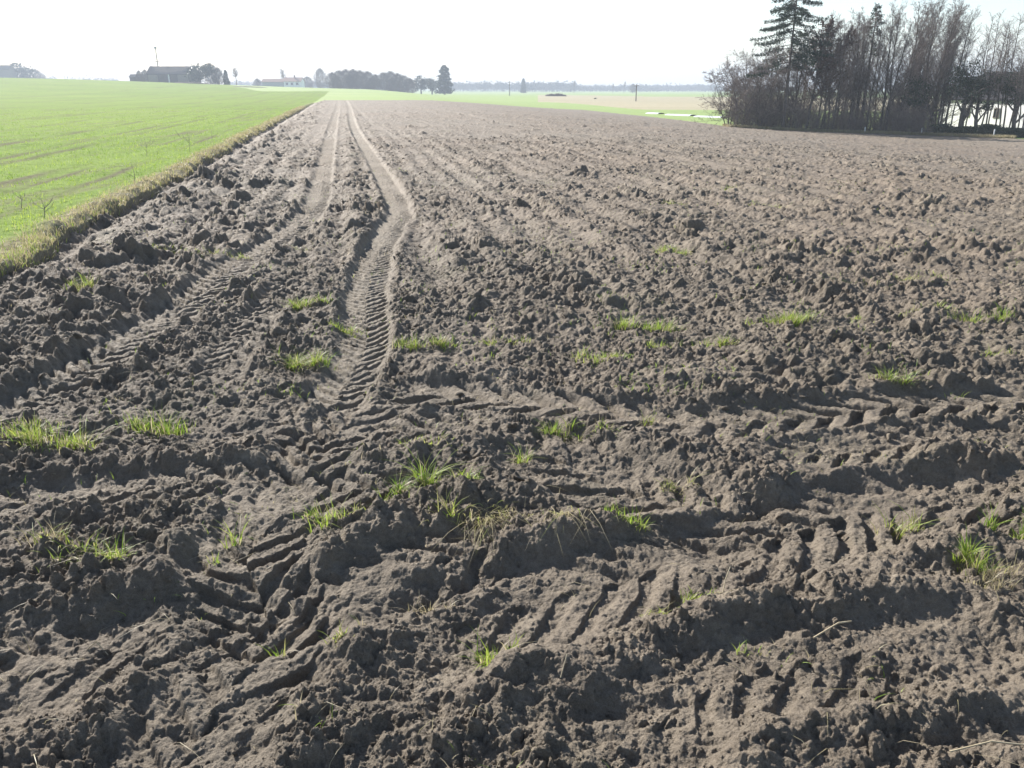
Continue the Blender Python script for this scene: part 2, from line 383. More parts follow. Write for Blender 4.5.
# ------------------------------------------------------------------ the ground as one sheet cut into its fields
az = np.unique(np.concatenate([np.arange(-180, -120, 2.5), np.arange(-120, -44, .5), np.arange(-44, 44, .077), np.arange(44, 120, .5), np.arange(120, 180, 2.5)]))
az = np.radians(az)
def lg(a, b, k): m = max(2, int(math.log(b / a) / k)); return np.exp(np.linspace(math.log(a), math.log(b), m, endpoint=False))
rr = np.concatenate([lg(.03, .6, .12), lg(.6, 1.35, .01), lg(1.35, 8, .0017), lg(8, 30, .0027), lg(30, 132, .004), lg(132, 320, .02), lg(320, 2500, .06), [2500.]])
A, RR = np.meshgrid(az, rr); X = (np.sin(A) * RR); Y = (np.cos(A) * RR)
nr, na = X.shape
reg = region(X, Y)
Z = H0(X, Y); DUST = np.zeros(X.shape, np.float32)
m0 = (reg == 0); z_, d_, s_ = soil(X[m0], Y[m0], True); Z[m0] = z_; DUST[m0] = d_
m1 = (reg == 1); Z[m1] = turf(X[m1], Y[m1])
m2 = (reg >= 2); Z[m2] += .02
VERGE = np.clip(1 - ss(.15, .75, (EDGE - (X + .2 * Y) + .25 * perlin(X * 1.1, Y * 1.1))), 0, 1) * (1 - ss(60, 120, RR))
idx = np.arange(nr * na).reshape(nr, na)
i00 = idx[:-1, :]; i10 = idx[1:, :]
j = np.roll(idx, -1, axis=1); i01 = j[:-1, :]; i11 = j[1:, :]
quads = np.stack([i00, i01, i11, i10], -1).reshape(-1, 4)
freg = reg[:-1, :].reshape(-1)
V = np.stack([X.ravel(), Y.ravel(), Z.ravel()], -1).astype(np.float32)

def mesh_np(name, verts, faces, material, smooth=True, attrs=None, parent=None):
    k = faces.shape[1]
    me = bpy.data.meshes.new(name)
    me.vertices.add(len(verts)); me.vertices.foreach_set('co', np.ascontiguousarray(verts, np.float32).ravel())
    me.loops.add(faces.size); me.loops.foreach_set('vertex_index', np.ascontiguousarray(faces, np.int32).ravel())
    me.polygons.add(len(faces)); me.polygons.foreach_set('loop_start', np.arange(0, faces.size, k, dtype=np.int32))
    me.polygons.foreach_set('use_smooth', np.full(len(faces), smooth, bool))
    for an, av in (attrs or {}).items():
        at = me.attributes.new(an, 'FLOAT', 'POINT'); at.data.foreach_set('value', np.ascontiguousarray(av, np.float32).ravel())
    me.update(calc_edges=True)
    me.materials.append(material)
    o = bpy.data.objects.new(name, me); COL.objects.link(o)
    if parent is not None: o.parent = parent
    return o

def sub(name, sel, material, at=None):
    f = quads[sel]; used, inv = np.unique(f, return_inverse=True)
    a = {k: v.ravel()[used] for k, v in (at or {}).items()}
    o = mesh_np(name, V[used], inv.reshape(-1, 4), material, True, a); o['kind'] = 'structure'; return o
ploughed = sub('ploughed_field', freg == 0, M_SOIL, {'dust': DUST})
BARE = bare_rows(X, Y)
green = sub('green_field', freg == 1, M_GREEN, {'verge': VERGE, 'bare': BARE})
sub('far_meadow', freg == 2, M_MEADOW)
sub('pale_field', freg == 3, M_TAN)
del X, Y, Z, A, RR, V, quads

def tag(o, label=None, cat=None, group=None, kind=None):
    if label: o['label'] = label
    if cat: o['category'] = cat
    if group: o['group'] = group
    if kind: o['kind'] = kind
    return o
def empty(name, loc, rz=0.0):
    o = bpy.data.objects.new(name, None); COL.objects.link(o); o.location = loc; o.rotation_euler = (0, 0, rz); o.empty_display_size = .2; return o
#@@OBJECTS@@
# ------------------------------------------------------------------ plant shapes
def gz(x, y): return float(ground(x, y)[0])

def blades(rng, bx, by, bz, h, w, lean, tone, az=None, droop=.5):
    """grass blades as tapered curved strips; all arguments arrays of the same length"""
    n = len(bx); a = rng.rand(n) * 2 * PI if az is None else az
    dx, dy = np.cos(a), np.sin(a); tw = a + PI / 2 + rng.randn(n) * .5; wx, wy = np.cos(tw), np.sin(tw)
    T = np.array([0, .35, .7, 1.0]); wd_ = np.array([1, .95, .6, .06])
    t = T[None]; out = h[:, None] * lean[:, None] * t ** 1.7; up = h[:, None] * (t - droop * lean[:, None] * t ** 2.4 * .8)
    cx = bx[:, None] + dx[:, None] * out; cy = by[:, None] + dy[:, None] * out; cz = bz[:, None] + up
    ww = w[:, None] * wd_[None] * .5
    Lp = np.stack([cx - wx[:, None] * ww, cy - wy[:, None] * ww, cz], -1); Rp = np.stack([cx + wx[:, None] * ww, cy + wy[:, None] * ww, cz], -1)
    Vv = np.stack([Lp, Rp], 2).reshape(n * 8, 3)
    b = (np.arange(n) * 8)[:, None]; F_ = np.concatenate([b + np.array([0, 1, 3, 2]) + 2 * k for k in range(3)], 0)
    F_ = np.stack([(np.arange(n) * 8)[:, None] + np.array([0, 1, 3, 2]) + 2 * k for k in range(3)], 1).reshape(-1, 4)
    return Vv, F_, np.repeat(tone, 8)

M_GRASS, n, b = mat('grass_blade'); at_ = attr(n, 'tone').outputs['Fac']
c = ramp(n, at_, [(0, (.08, .15, .022)), (.3, (.19, .30, .038)), (.6, (.33, .40, .065)), (.8, (.33, .29, .14)), (1, (.42, .36, .24))])
n.links.new(c, b.inputs['Base Color']); b.inputs['Roughness'].default_value = .45; b.inputs['Specular IOR Level'].default_value = .4
t_ = N(n, 'ShaderNodeBsdfTranslucent'); n.links.new(c, t_.inputs[0]); ms = N(n, 'ShaderNodeMixShader'); ms.inputs[0].default_value = .5
n.links.new(b.outputs[0], ms.inputs[1]); n.links.new(t_.outputs[0], ms.inputs[2]); n.links.new(ms.outputs[0], n.nodes['Material Output'].inputs[0])
M_BARK = simple('bark', (.075, .062, .055), (.15, .128, .112), 6, .95, .1)
M_TWIG = simple('twigs', (.16, .132, .118), (.25, .208, .185), 3, .95, .1)
M_SHRUB = simple('shrub_twigs', (.15, .118, .105), (.23, .185, .165), 2, .95, .1)
M_BROWN = simple('dead_leaves', (.085, .055, .045), (.14, .095, .075), 3, .9, .1, .2)
M_NEEDLE = simple('needles', (.018, .034, .020), (.040, .060, .034), 2, .8, .2, .15)
M_IVY = simple('ivy_leaves', (.018, .032, .016), (.045, .062, .032), 3, .55, .3, .15)
M_FARBARE = simple('far_twigs', (.095, .074, .060), (.155, .120, .098), 1, .95, .1)
M_STALK = simple('dead_stalk', (.20, .17, .14), (.30, .26, .22), 9, .9, .1)
M_STRAW = simple('straw', (.34, .28, .18), (.48, .42, .30), 9, .7, .3, .2)
M_WALLW = simple('white_render', (.82, .82, .82), (.88, .88, .88), 1.2, .9, .1)
M_ROOF = simple('dark_roof', (.035, .035, .040), (.060, .057, .060), 2, 1, .03)
M_REDROOF = simple('red_roof', (.20, .11, .08), (.27, .15, .11), 2, .8, .2)
M_DARKWALL = simple('weathered_boards', (.06, .05, .045), (.10, .085, .075), 1.5, .9, .15)
M_GLASS = simple('dark_glass', (.03, .035, .04), (.05, .055, .06), 1, .15, .5)
M_WOOD = simple('grey_wood', (.16, .14, .12), (.24, .21, .18), 5, .9, .1)
M_PALE = simple('white_paint', (.70, .70, .68), (.80, .80, .78), 5, .7, .3)
M_METAL = simple('galvanised_metal', (.25, .26, .27), (.35, .36, .37), 5, .5, .5)
M_FILM = simple('white_film', (.50, .52, .50), (.62, .63, .61), 2, .35, .5)

def frustums(segs, sides):
    """segs: (n, 8) p0 p1 r0 r1"""
    S = np.asarray(segs, np.float64); p0 = S[:, :3]; p1 = S[:, 3:6]; r0 = S[:, 6]; r1 = S[:, 7]
    d = p1 - p0; d /= np.linalg.norm(d, axis=1)[:, None] + 1e-9
    ref = np.where(np.abs(d[:, 2:3]) < .9, np.array([[0, 0, 1.]]), np.array([[1., 0, 0]]))
    u = np.cross(d, ref); u /= np.linalg.norm(u, axis=1)[:, None]; v = np.cross(d, u)
    a = np.arange(sides) * 2 * PI / sides
    c = u[:, None] * np.cos(a)[None, :, None] + v[:, None] * np.sin(a)[None, :, None]
    Va = p0[:, None] + c * r0[:, None, None]; Vb = p1[:, None] + c * r1[:, None, None]
    Vv = np.concatenate([Va, Vb], 1).reshape(-1, 3); k = np.arange(sides); k2 = (k + 1) % sides
    f = np.stack([k, k2, k2 + sides, k + sides], -1)
    F_ = (np.arange(len(S)) * 2 * sides)[:, None, None] + f[None]
    return Vv, F_.reshape(-1, 4)

def leafquads(rng, C, size, flat=.0):
    n = len(C); a = rng.randn(n, 3); a /= np.linalg.norm(a, axis=1)[:, None]; b_ = rng.randn(n, 3); b_ -= (b_ * a).sum(1)[:, None] * a; b_ /= np.linalg.norm(b_, axis=1)[:, None]
    s = size * (.6 + .8 * rng.rand(n))[:, None]
    Vv = np.stack([C - a * s, C + b_ * s * .5, C + a * s, C - b_ * s * .5], 1).reshape(-1, 3)
    return Vv, np.arange(4 * n).reshape(-1, 4)

def merge(parts):
    Vs, Fs, o = [], [], 0
    for v, f in parts:
        Vs.append(v); Fs.append(f + o); o += len(v)
    return np.concatenate(Vs), np.concatenate(Fs)

def grow(rng, cfg):
    segs = {0: [], 1: [], 2: [], 3: []}; cnt = cfg['n']; mx = cfg['levels']
    def br(p, d, L, r, lv):
        ns = max(2, int(L / cfg['seg'][lv])); st = L / ns; r_end = r * cfg['taper'][lv]
        kids = cnt[lv] if lv < mx else 0
        for i in range(ns):
            t0 = i / ns; t1 = (i + 1) / ns
            d = d + rng.randn(3) * cfg['wander'][lv] + np.array([0, 0, cfg['up'][lv]]); d = d / np.linalg.norm(d)
            q = p + d * st; ra = r + (r_end - r) * t0; rb = r + (r_end - r) * t1
            segs[lv].append((*p, *q, ra, rb))
            if kids and t1 > cfg['start'][lv]:
                m = kids / max(1, ns * (1 - cfg['start'][lv])); m = int(m) + (rng.rand() < m - int(m))
                for _ in range(m):
                    a = rng.randn(3); a -= a.dot(d) * d; a /= np.linalg.norm(a); an = R(cfg['ang'][lv] * (.7 + .6 * rng.rand()))
                    tt = rng.rand(); pos = p + (q - p) * tt; tf = t0 + (t1 - t0) * tt
                    cl = L * cfg['ratio'][lv] * (1 - cfg['fall'][lv] * max(0, (tf - cfg['start'][lv]) / (1 - cfg['start'][lv]))) * (.6 + .6 * rng.rand())
                    br(pos, d * math.cos(an) + a * math.sin(an), cl, max(cfg['minr'], (ra + (rb - ra) * tt) * cfg['rr'][lv]), lv + 1)
            p = q
    for k in range(cfg.get('stems', 1)):
        a = rng.rand() * 2 * PI; ln = cfg.get('lean', 0) * (.4 + rng.rand())
        d = np.array([math.cos(a) * ln, math.sin(a) * ln, 1.0]); d /= np.linalg.norm(d)
        off = np.array([math.cos(a), math.sin(a), 0]) * cfg.get('clump', 0) * rng.rand()
        br(np.array([0, 0, -.15]) + off, d, cfg['H'] * (.75 + .3 * rng.rand() if cfg.get('stems', 1) > 1 else 1), cfg['R'] * (.6 + .5 * rng.rand() if cfg.get('stems', 1) > 1 else 1), 0)
    return segs

TALL = dict(H=10, R=.12, levels=3, n=[36, 9, 7], seg=[.5, .35, .25, .2], taper=[.15, .3, .4, .5], wander=[.035, .09, .13, .18], up=[.02, .07, .05, .03], start=[.22, .15, .15], ang=[38, 36, 38], ratio=[.30, .42, .5], fall=[.6, .5, .4], rr=[.42, .5, .6], minr=.007)
SPREAD = dict(H=7, R=.09, stems=3, lean=.30, clump=.3, levels=3, n=[15, 11, 7], seg=[.45, .35, .25, .2], taper=[.2, .3, .4, .5], wander=[.08, .10, .14, .2], up=[.0, .03, .03, .02], start=[.12, .12, .12], ang=[58, 42, 42], ratio=[.55, .42, .45], fall=[.55, .4, .4], rr=[.5, .5, .6], minr=.010)
SHRUB = dict(H=3.4, R=.03, stems=11, lean=.38, clump=.7, levels=2, n=[11, 6], seg=[.35, .25, .18], taper=[.3, .4, .5], wander=[.09, .15, .2], up=[.02, .03, .0], start=[.08, .1], ang=[42, 45], ratio=[.42, .45], fall=[.5, .4], rr=[.6, .7], minr=.007)
THIN = dict(H=9, R=.07, levels=2, n=[36, 11], seg=[.5, .3, .2], taper=[.2, .4, .5], wander=[.04, .12, .2], up=[.01, .05, .02], start=[.35, .1], ang=[42, 40], ratio=[.22, .45], fall=[.6, .4], rr=[.35, .6], minr=.008)

def tree_mesh(seed, cfg, barkm, twigm, name, extra=None):
    rng = np.random.RandomState(seed); s = grow(rng, cfg)
    root = empty(name, (0, 0, 0))
    mesh_np('trunk', *merge([frustums(s[0], 6)] + ([frustums(s[1], 4)] if s[1] else [])), barkm, True, parent=root)
    parts = [frustums(s[k], 3) for k in (2, 3) if s[k]]
    if extra: parts += [leafquads(rng, *e) for e in extra(rng, s)]
    mesh_np('crown', *merge(parts), twigm, False, parent=root)
    root['h'] = max(max(q[5] for q in s[k]) for k in s if s[k])
    return root
def copy_tree(o, parent=None):
    c = o.copy(); COL.objects.link(c)
    if parent is not None: c.parent = parent
    for ch in list(o.children): copy_tree(ch, c)
    return c
used = set()
def use(proto):
    if proto.name in used: return copy_tree(proto)
    used.add(proto.name); return proto
def zat(px, py, X_, Y_):
    """height of the sight line px,py above the point at forward distance Y_"""
    d = ray(px, py); return CAM_H + d[2] / d[1] * Y_
def xat(px, Y_):
    d = ray(px, 88); return d[0] / d[1] * Y_
def stand(proto, px, Y_, top, rng, label, cat, group=None, width=1.0, sink=0.0):
    x = xat(px, Y_); z0 = float(H0(x, Y_)); h = zat(px, top, x, Y_) - z0
    o = use(proto); k = h / proto['h']; o.location = (x, Y_, z0 - sink); o.scale = (k * width, k * width, k); o.rotation_euler = (0, 0, rng.rand() * 6.28)
    tag(o, label, cat, group)
    if not group and 'group' in o: del o['group']
    return o

# ------------------------------------------------------------------ the grove on the right
grng = np.random.RandomState(5)
tall = [tree_mesh(100 + k, dict(TALL, H=10 + k * .3), M_BARK, M_TWIG, 'bare_tree') for k in range(5)]
spread = [tree_mesh(200 + k, SPREAD, M_BARK, M_TWIG, 'bare_tree') for k in range(3)]
thin = [tree_mesh(300 + k, THIN, M_BARK, M_TWIG, 'bare_tree') for k in range(3)]
shrub = [tree_mesh(400 + k, SHRUB, M_SHRUB, M_SHRUB, 'leafless_shrub') for k in range(4)]
def front(px):      # forward distance of the field border below pixel column px
    a = math.atan2(xat(px, 100), 100); r = np.interp(a, fb_az, fb_r); return r * math.cos(a)
def leafy(rng, s):  # withered leaves kept on the twigs
    e = np.array([q[3:6] for q in s[2] + s[3]]); return [(e[rng.rand(len(e)) < .75] , .085)]
brown = tree_mesh(500, dict(TALL, H=9, n=[40, 10, 5], ratio=[.34, .45, .5], start=[.3, .1, .1]), M_BARK, M_BROWN, 'bare_tree', leafy)

stand(spread[0], 731, front(731) + 2.0, 56, grng, 'low spreading bare tree at the open left end of the grove, arching over the meadow', 'tree')
stand(spread[1], 744, front(744) + 1.5, 42, grng, 'rounded bare tree second from the left end of the grove, beside the low arching one', 'tree')
stand(spread[2], 754, front(751) + 3.0, 37, grng, 'many-branched bare tree just left of the big spruce in the grove', 'tree')
stand(spread[0], 763, front(763) + 1.0, 46, grng, 'shorter bare tree under the left branches of the tall spruce', 'tree', width=.8)
stand(spread[1], 776, front(776) + 2.5, 52, grng, 'tangled bare tree at the foot of the big spruce', 'tree', width=.8)
stand(spread[2], 770, front(770) + 4.0, 34, grng, 'taller bare tree half hidden behind the trunk of the big spruce', 'tree', width=.9)
stand(spread[0], 797, front(797) + 3.0, 30, grng, 'bare tree squeezed between the big spruce and the dense reddish brown tree', 'tree', width=.8)
stand(brown, 811, front(812) + 1.2, 14, grng, 'dense reddish brown tree with withered leaves right of the big spruce', 'tree', width=1.05)
stand(brown, 826, front(826) + 3.5, 26, grng, 'lower rusty brown tree right behind the dense reddish one', 'tree', width=.9)
G_TALL = 'tall bare trees of the grove'
tops = [(797,30),(806,20),(822,14),(833,9),(841,12),(848,6),(856,10),(861,14),(872,8),(879,4),(886,-3),(892,2),(899,-6),(905,0),(911,-8),(917,-4),(923,-10),(929,-3),(935,-7),(941,-2),(947,-4),(952,4),(889,12),(903,14),(921,10),(938,14),(866,24),(845,22),(829,17),(838,10),(847,16),(854,6),(860,12),(926,4),(944,2)]
for i, (px, tp) in enumerate(tops):
    stand(tall[(i * 3) % 5], px, front(px) + 1.5 + 7 * grng.rand(), tp, grng, 'tall slender bare tree in the close ranks between the spruce and the white house', 'tree', G_TALL, width=.95)
G_THIN = 'thin bare trees before the house'
for i, (px, tp) in enumerate([(973,12),(988,16),(996,28),(1003,20),(1012,12),(1021,18),(1031,10),(966,40),(981,34),(1042,16),(1056,20),(958,22),(993,8),(1008,30),(1017,6),(1026,24)]):
    stand(thin[i % 3], px, front(px) + 1.5 + 4.5 * grng.rand(), tp, grng, 'thin bare tree with a whip-like crown standing in front of the white house', 'tree', G_THIN, width=1.0)
G_SH = 'leafless shrubs under the grove'
for i in range(46):
    px = 738 + i * 4.4 + grng.randn() * 1.5; row = (i * 7) % 3
    stand(shrub[i % 4], px, front(px) + .8 + row * 2.0 + grng.rand(), [107, 98, 88][row] + grng.randn() * 8, grng, 'dark leafless shrub in the tangled undergrowth below the grove\'s trees', 'shrub', G_SH, width=1.3)

def spruce(seed, H_, Lmax, clear, dense, droop):
    rng = np.random.RandomState(seed); root = empty('spruce', (0, 0, 0)); seg = []; tw = []; nd = []
    n = 14
    for i in range(n):
        z0, z1 = H_ * i / n, H_ * (i + 1) / n; seg.append((0, 0, z0 - .1, 0, 0, z1, .17 * (1 - i / n) + .02, .17 * (1 - (i + 1) / n) + .015))
    z = H_ * clear
    while z < H_ * .99:
        t = (z / H_ - clear) / (1 - clear); L = Lmax * (1 - t) ** .75 * (.75 + .2 * rng.rand()) + .15
        if t < .25: L *= .85 + .3 * rng.rand()
        for k in range(rng.randint(1, 4)):
            a = rng.rand() * 2 * PI; l = L * (.55 + .5 * rng.rand()); m = max(3, int(l / .3)); p = np.array([0, 0, z + rng.rand() * .2])
            for j in range(m):
                f = j / m; slope = (-.05 - droop * math.sin(f * PI * .8) + .35 * f * f)
                q = p + np.array([math.cos(a), math.sin(a), slope]) * l / m
                tw.append((*p, *q, .03 * (1 - f) + .008, .03 * (1 - f - 1 / m) + .006))
                if f > .12:
                    for _ in range(dense):
                        sd = rng.choice([-1, 1]); b_ = a + sd * R(55 + 20 * rng.rand()); sl_ = .55 * (1 - f * .6) * (.4 + .6 * rng.rand()) * min(1, l / 1.6)
                        e = q + np.array([math.cos(b_), math.sin(b_), -.35 - .5 * rng.rand()]) * sl_
                        for w in np.linspace(.1, 1, 5): nd.append(q + (e - q) * w + rng.randn(3) * .07)
                p = q
        z += (.10 + .09 * (1 - t)) * (.5 + 1.0 * rng.rand())
    mesh_np('trunk', *frustums(seg, 7), M_BARK, True, parent=root)
    bo = mesh_np('branches', *frustums(tw, 3), M_BARK, False, parent=root)
    mesh_np('needles', *leafquads(rng, np.array(nd), .065), M_NEEDLE, False, parent=root)
    root['h'] = H_; return root
sp = spruce(61, 13, 4.9, .40, 9, .30)
stand(sp, 787, front(787) + 1.0, -34, grng, 'tall dark spruce with sagging half-bare branches rising above the grove', 'spruce')
sp.rotation_euler = (0, 0, .4)
sp2 = spruce(62, 10, 1.1, .62, 3, .2)
stand(sp2, 866, front(866) + 3.5, 5, grng, 'narrow pointed spruce among the bare trees right of the tall spruce', 'spruce')

def ivy_tree(seed, H_, clumps):
    rng = np.random.RandomState(seed); s = grow(rng, dict(H=H_, R=.17, levels=2, n=[9, 7], seg=[.4, .3, .25], taper=[.35, .3, .5], wander=[.09, .14, .2], up=[0, .05, .02], start=[.28, .2], ang=[48, 45], ratio=[.6, .45], fall=[.3, .4], rr=[.6, .6], minr=.012))
    root = empty('ivy_clad_tree', (0, 0, 0))
    mesh_np('trunk', *merge([frustums(s[0], 8), frustums(s[1], 5)]), M_BARK, True, parent=root)
    mesh_np('twigs', *frustums(s[2], 3), M_TWIG, False, parent=root)
    e = np.array([q[3:6] for q in s[1]]); e = e[e[:, 2] > H_ * .55]; c = e[rng.randint(0, len(e), clumps)]
    P_ = np.concatenate([k + rng.randn(150, 3) * np.array([.32, .32, .22]) * (.6 + .6 * rng.rand()) for k in c])
    mesh_np('foliage', *leafquads(rng, P_, .06), M_IVY, False, parent=root); root['h'] = float(P_[:, 2].max()); return root
iv1 = ivy_tree(71, 4.2, 26); iv2 = ivy_tree(72, 3.9, 24); iv3 = ivy_tree(73, 4.2, 22)
stand(iv1, 968, front(968) + 1.6, 55, grng, 'forked tree with dark ivy-clad crown standing before the left part of the white house wall', 'tree')
stand(iv2, 985, front(985) + 1.8, 60, grng, 'ivy-clad tree with a stout dark trunk before the middle of the white house wall', 'tree')
stand(iv3, 942, front(942) + 2.2, 70, grng, 'ivy-covered tree hiding the left corner of the white house', 'tree')
stand(iv1, 1022, front(1022) + 3.2, 62, grng, 'dark leafy-crowned tree at the right edge of the photo, rightmost before the house roof', 'tree')

# ------------------------------------------------------------------ box and prism helpers (buildings)
import bmesh
def boxes(name, bl, material, parent=None, bevel=0.0):
    bm = bmesh.new()
    for (x0, x1, y0, y1, z0, z1) in bl:
        m = bmesh.ops.create_cube(bm, size=1.0)['verts']
        for v in m: v.co = Vector(((x0 + x1) / 2 + v.co.x * (x1 - x0), (y0 + y1) / 2 + v.co.y * (y1 - y0), (z0 + z1) / 2 + v.co.z * (z1 - z0)))
    if bevel: bmesh.ops.bevel(bm, geom=bm.edges[:], offset=bevel, segments=1, affect='EDGES')
    me = bpy.data.meshes.new(name); bm.to_mesh(me); bm.free(); me.materials.append(material)
    o = bpy.data.objects.new(name, me); COL.objects.link(o)
    if parent is not None: o.parent = parent
    return o
def gable_roof(name, x0, x1, y0, y1, ze, zr, over, th, material, parent, hip=0.0, sag=0.0):
    """roof slab of thickness th with its ridge along x"""
    bm = bmesh.new(); ym = (y0 + y1) / 2; X0, X1, Y0, Y1 = x0 - over, x1 + over, y0 - over, y1 + over; k = over * (zr - ze) / ((y1 - y0) / 2)
    n = 9; rows = []
    for i in range(n):
        f = i / (n - 1); x = X0 + (X1 - X0) * f; xr = min(max(x, X0 + hip), X1 - hip); dz = -sag * math.sin(f * PI)
        rows.append([bm.verts.new((x, Y0, ze - k)), bm.verts.new((xr, ym, zr + dz)), bm.verts.new((x, Y1, ze - k)), bm.verts.new((x, Y1, ze - k - th)), bm.verts.new((xr, ym, zr - th + dz)), bm.verts.new((x, Y0, ze - k - th))])
    for a, b_ in zip(rows[:-1], rows[1:]):
        for q in range(6): bm.faces.new((a[q], b_[q], b_[(q + 1) % 6], a[(q + 1) % 6]))
    for r_ in (rows[0], rows[-1]):
        bm.faces.new((r_[0], r_[1], r_[4], r_[5])); bm.faces.new((r_[1], r_[2], r_[3], r_[4]))
    bmesh.ops.recalc_face_normals(bm, faces=bm.faces[:])
    me = bpy.data.meshes.new(name); bm.to_mesh(me); bm.free(); me.materials.append(material)
    o = bpy.data.objects.new(name, me); COL.objects.link(o); o.parent = parent; return o
def walls(name, x0, x1, y0, y1, z0, ze, zr, material, parent):
    """house body with gable ends"""
    bm = bmesh.new(); ym = (y0 + y1) / 2
    L_ = [[bm.verts.new((x, *p)) for p in ((y0, z0), (y0, ze), (ym, zr), (y1, ze), (y1, z0))] for x in (x0, x1)]
    bm.faces.new(L_[0]); bm.faces.new(L_[1][::-1])
    for q in range(5): bm.faces.new((L_[0][q], L_[1][q], L_[1][(q + 1) % 5], L_[0][(q + 1) % 5]))
    bmesh.ops.recalc_face_normals(bm, faces=bm.faces[:])
    me = bpy.data.meshes.new(name); bm.to_mesh(me); bm.free(); me.materials.append(material)
    o = bpy.data.objects.new(name, me); COL.objects.link(o); o.parent = parent; return o
def window(x, y, z, w, h, parent, mframe=None, side=-1):
    f = boxes('window', [(x - w/2, x - w/2 + .05, y - .04, y + .02, z, z + h), (x + w/2 - .05, x + w/2, y - .04, y + .02, z, z + h), (x - w/2 + .05, x + w/2 - .05, y - .04, y + .02, z, z + .05), (x - w/2 + .05, x + w/2 - .05, y - .04, y + .02, z + h - .05, z + h), (x - .02, x + .02, y - .03, y + .02, z + .05, z + h - .05)], mframe or M_WOOD, parent)
    boxes('pane', [(x - w/2 + .05, x + w/2 - .05, y - .012, y + .02, z + .05, z + h - .05)], M_GLASS, f)
    return f

# white house behind the trees on the right: its long wall looks back along -Y in its own axes
Yh = 68.0; xh = xat(944, Yh); zh = float(H0(xh, Yh)) - .05
hs = empty('white_house', (xh, Yh, zh), R(-70)); tag(hs, 'long white single-storey house with a dark roof seen through the trees at the right edge', 'house')
walls('wall', 0, 15, 0, 8.5, -.5, 2.3, 4.15, M_WALLW, hs)
gable_roof('roof', 0, 15, 0, 8.5, 2.38, 4.3, .12, .12, M_ROOF, hs)
boxes('plinth', [(-.04, 15.04, -.05, -.004, -.5, .25)], M_DARKWALL, hs)
for wx_ in (2.6, 5.2, 8.6, 10.4, 12.6): window(wx_, 0, 1.0, .5, .7, hs)
ch = boxes('chimney', [(6, 6.6, 3.9, 4.5, 3.6, 4.9)], M_REDROOF, hs); boxes('chimney_cap', [(5.95, 6.65, 3.85, 4.55, 4.9, 5.0)], M_WALLW, ch)

# low dark hedge before it
hr = np.random.RandomState(8); hx = []
a0 = np.array([xat(943, front(943) + .9), front(943) + .9]); a1 = np.array([xat(1100, front(1060) + .6), front(1060) + .2])
for k in range(26000):
    f = hr.rand(); p = a0 + (a1 - a0) * f; hh = .62 + .08 * math.sin(f * 40) + .1 * math.sin(f * 17 + 2); q = hr.rand() ** .6
    hx.append((p[0] + hr.randn() * .26, p[1] + hr.randn() * .26, float(-1.45) + hh * q))
hx = np.array(hx); hx[:, 2] += H0(hx[:, 0], hx[:, 1]) + 1.45
he = mesh_np('hedge', *leafquads(hr, hx, .055), M_IVY, False); tag(he, 'low dark evergreen hedge along the field edge in front of the white house', 'hedge')

def post(px, py, h, label):
    x, y = hit(px, py); z = float(H0(x, y)); k = front(px) + .35; x, y = xat(px, k), k; z = float(H0(x, y))
    bm = bmesh.new(); bmesh.ops.create_cone(bm, cap_ends=True, segments=10, radius1=.045, radius2=.04, depth=h, matrix=__import__('mathutils').Matrix.Translation((0, 0, h / 2 - .1)))
    bmesh.ops.create_cone(bm, cap_ends=True, segments=10, radius1=.04, radius2=.01, depth=.05, matrix=__import__('mathutils').Matrix.Translation((0, 0, h - .077)))
    me = bpy.data.meshes.new('boundary_post'); bm.to_mesh(me); bm.free(); me.materials.append(M_PALE)
    o = bpy.data.objects.new('boundary_post', me); COL.objects.link(o); o.location = (x, y, z); tag(o, label, 'post', 'pale posts along the grove')
post(871, 130, .5, 'small pale post at the foot of the grove, leftmost of the three posts')
post(929, 130, .55, 'small pale post at the foot of the grove, between the other two posts')
post(1003, 133, .6, 'small pale post in the dark hedge before the white house')

# ------------------------------------------------------------------ far things
frng = np.random.RandomState(21)
def leaf_tree(name, seed, H_, W_, base, mtl, n=1500, size=.35, cone=False):
    rng = np.random.RandomState(seed); root = empty(name, (0, 0, 0))
    mesh_np('trunk', *frustums([(0, 0, -.3, 0, 0, H_ * .5, W_ * .05, W_ * .03), (0, 0, H_ * .5, 0, 0, H_ * .9, W_ * .03, .03)], 6), M_BARK, True, parent=root)
    P_ = []
    if cone:
        z = base * H_ + (1 - base) * H_ * rng.rand(n) ** 1.35; r_ = (1 - (z / H_ - base) / (1 - base)) ** .42 * W_ / 2 * (.35 + .65 * rng.rand(n) ** .5); a = rng.rand(n) * 6.283; r_ = r_ * (.8 + .3 * np.sin(z * 1.7 + 2 * np.sin(a * 2)) * np.cos(a * 3 + z))
        P_ = np.stack([np.cos(a) * r_, np.sin(a) * r_, z], -1)
    else:
        k = 14; c = rng.randn(k, 3) * .33; c[:, 2] = c[:, 2] * .9; cc = c[rng.randint(0, k, n)]; q = cc + rng.randn(n, 3) * .16; q = np.clip(q, -1, 1)
        P_ = np.stack([q[:, 0] * W_ * .62, q[:, 1] * W_ * .62, H_ * (base + 1) / 2 + q[:, 2] * H_ * (1 - base) / 2 * .95], -1)
    mesh_np('crown', *leafquads(rng, P_, size), mtl, False, parent=root); root['h'] = float(P_[:, 2].max()); return root
FBARE = dict(SPREAD, H=9, n=[26, 9, 5], minr=.035, R=.16, start=[.08, .1, .1])
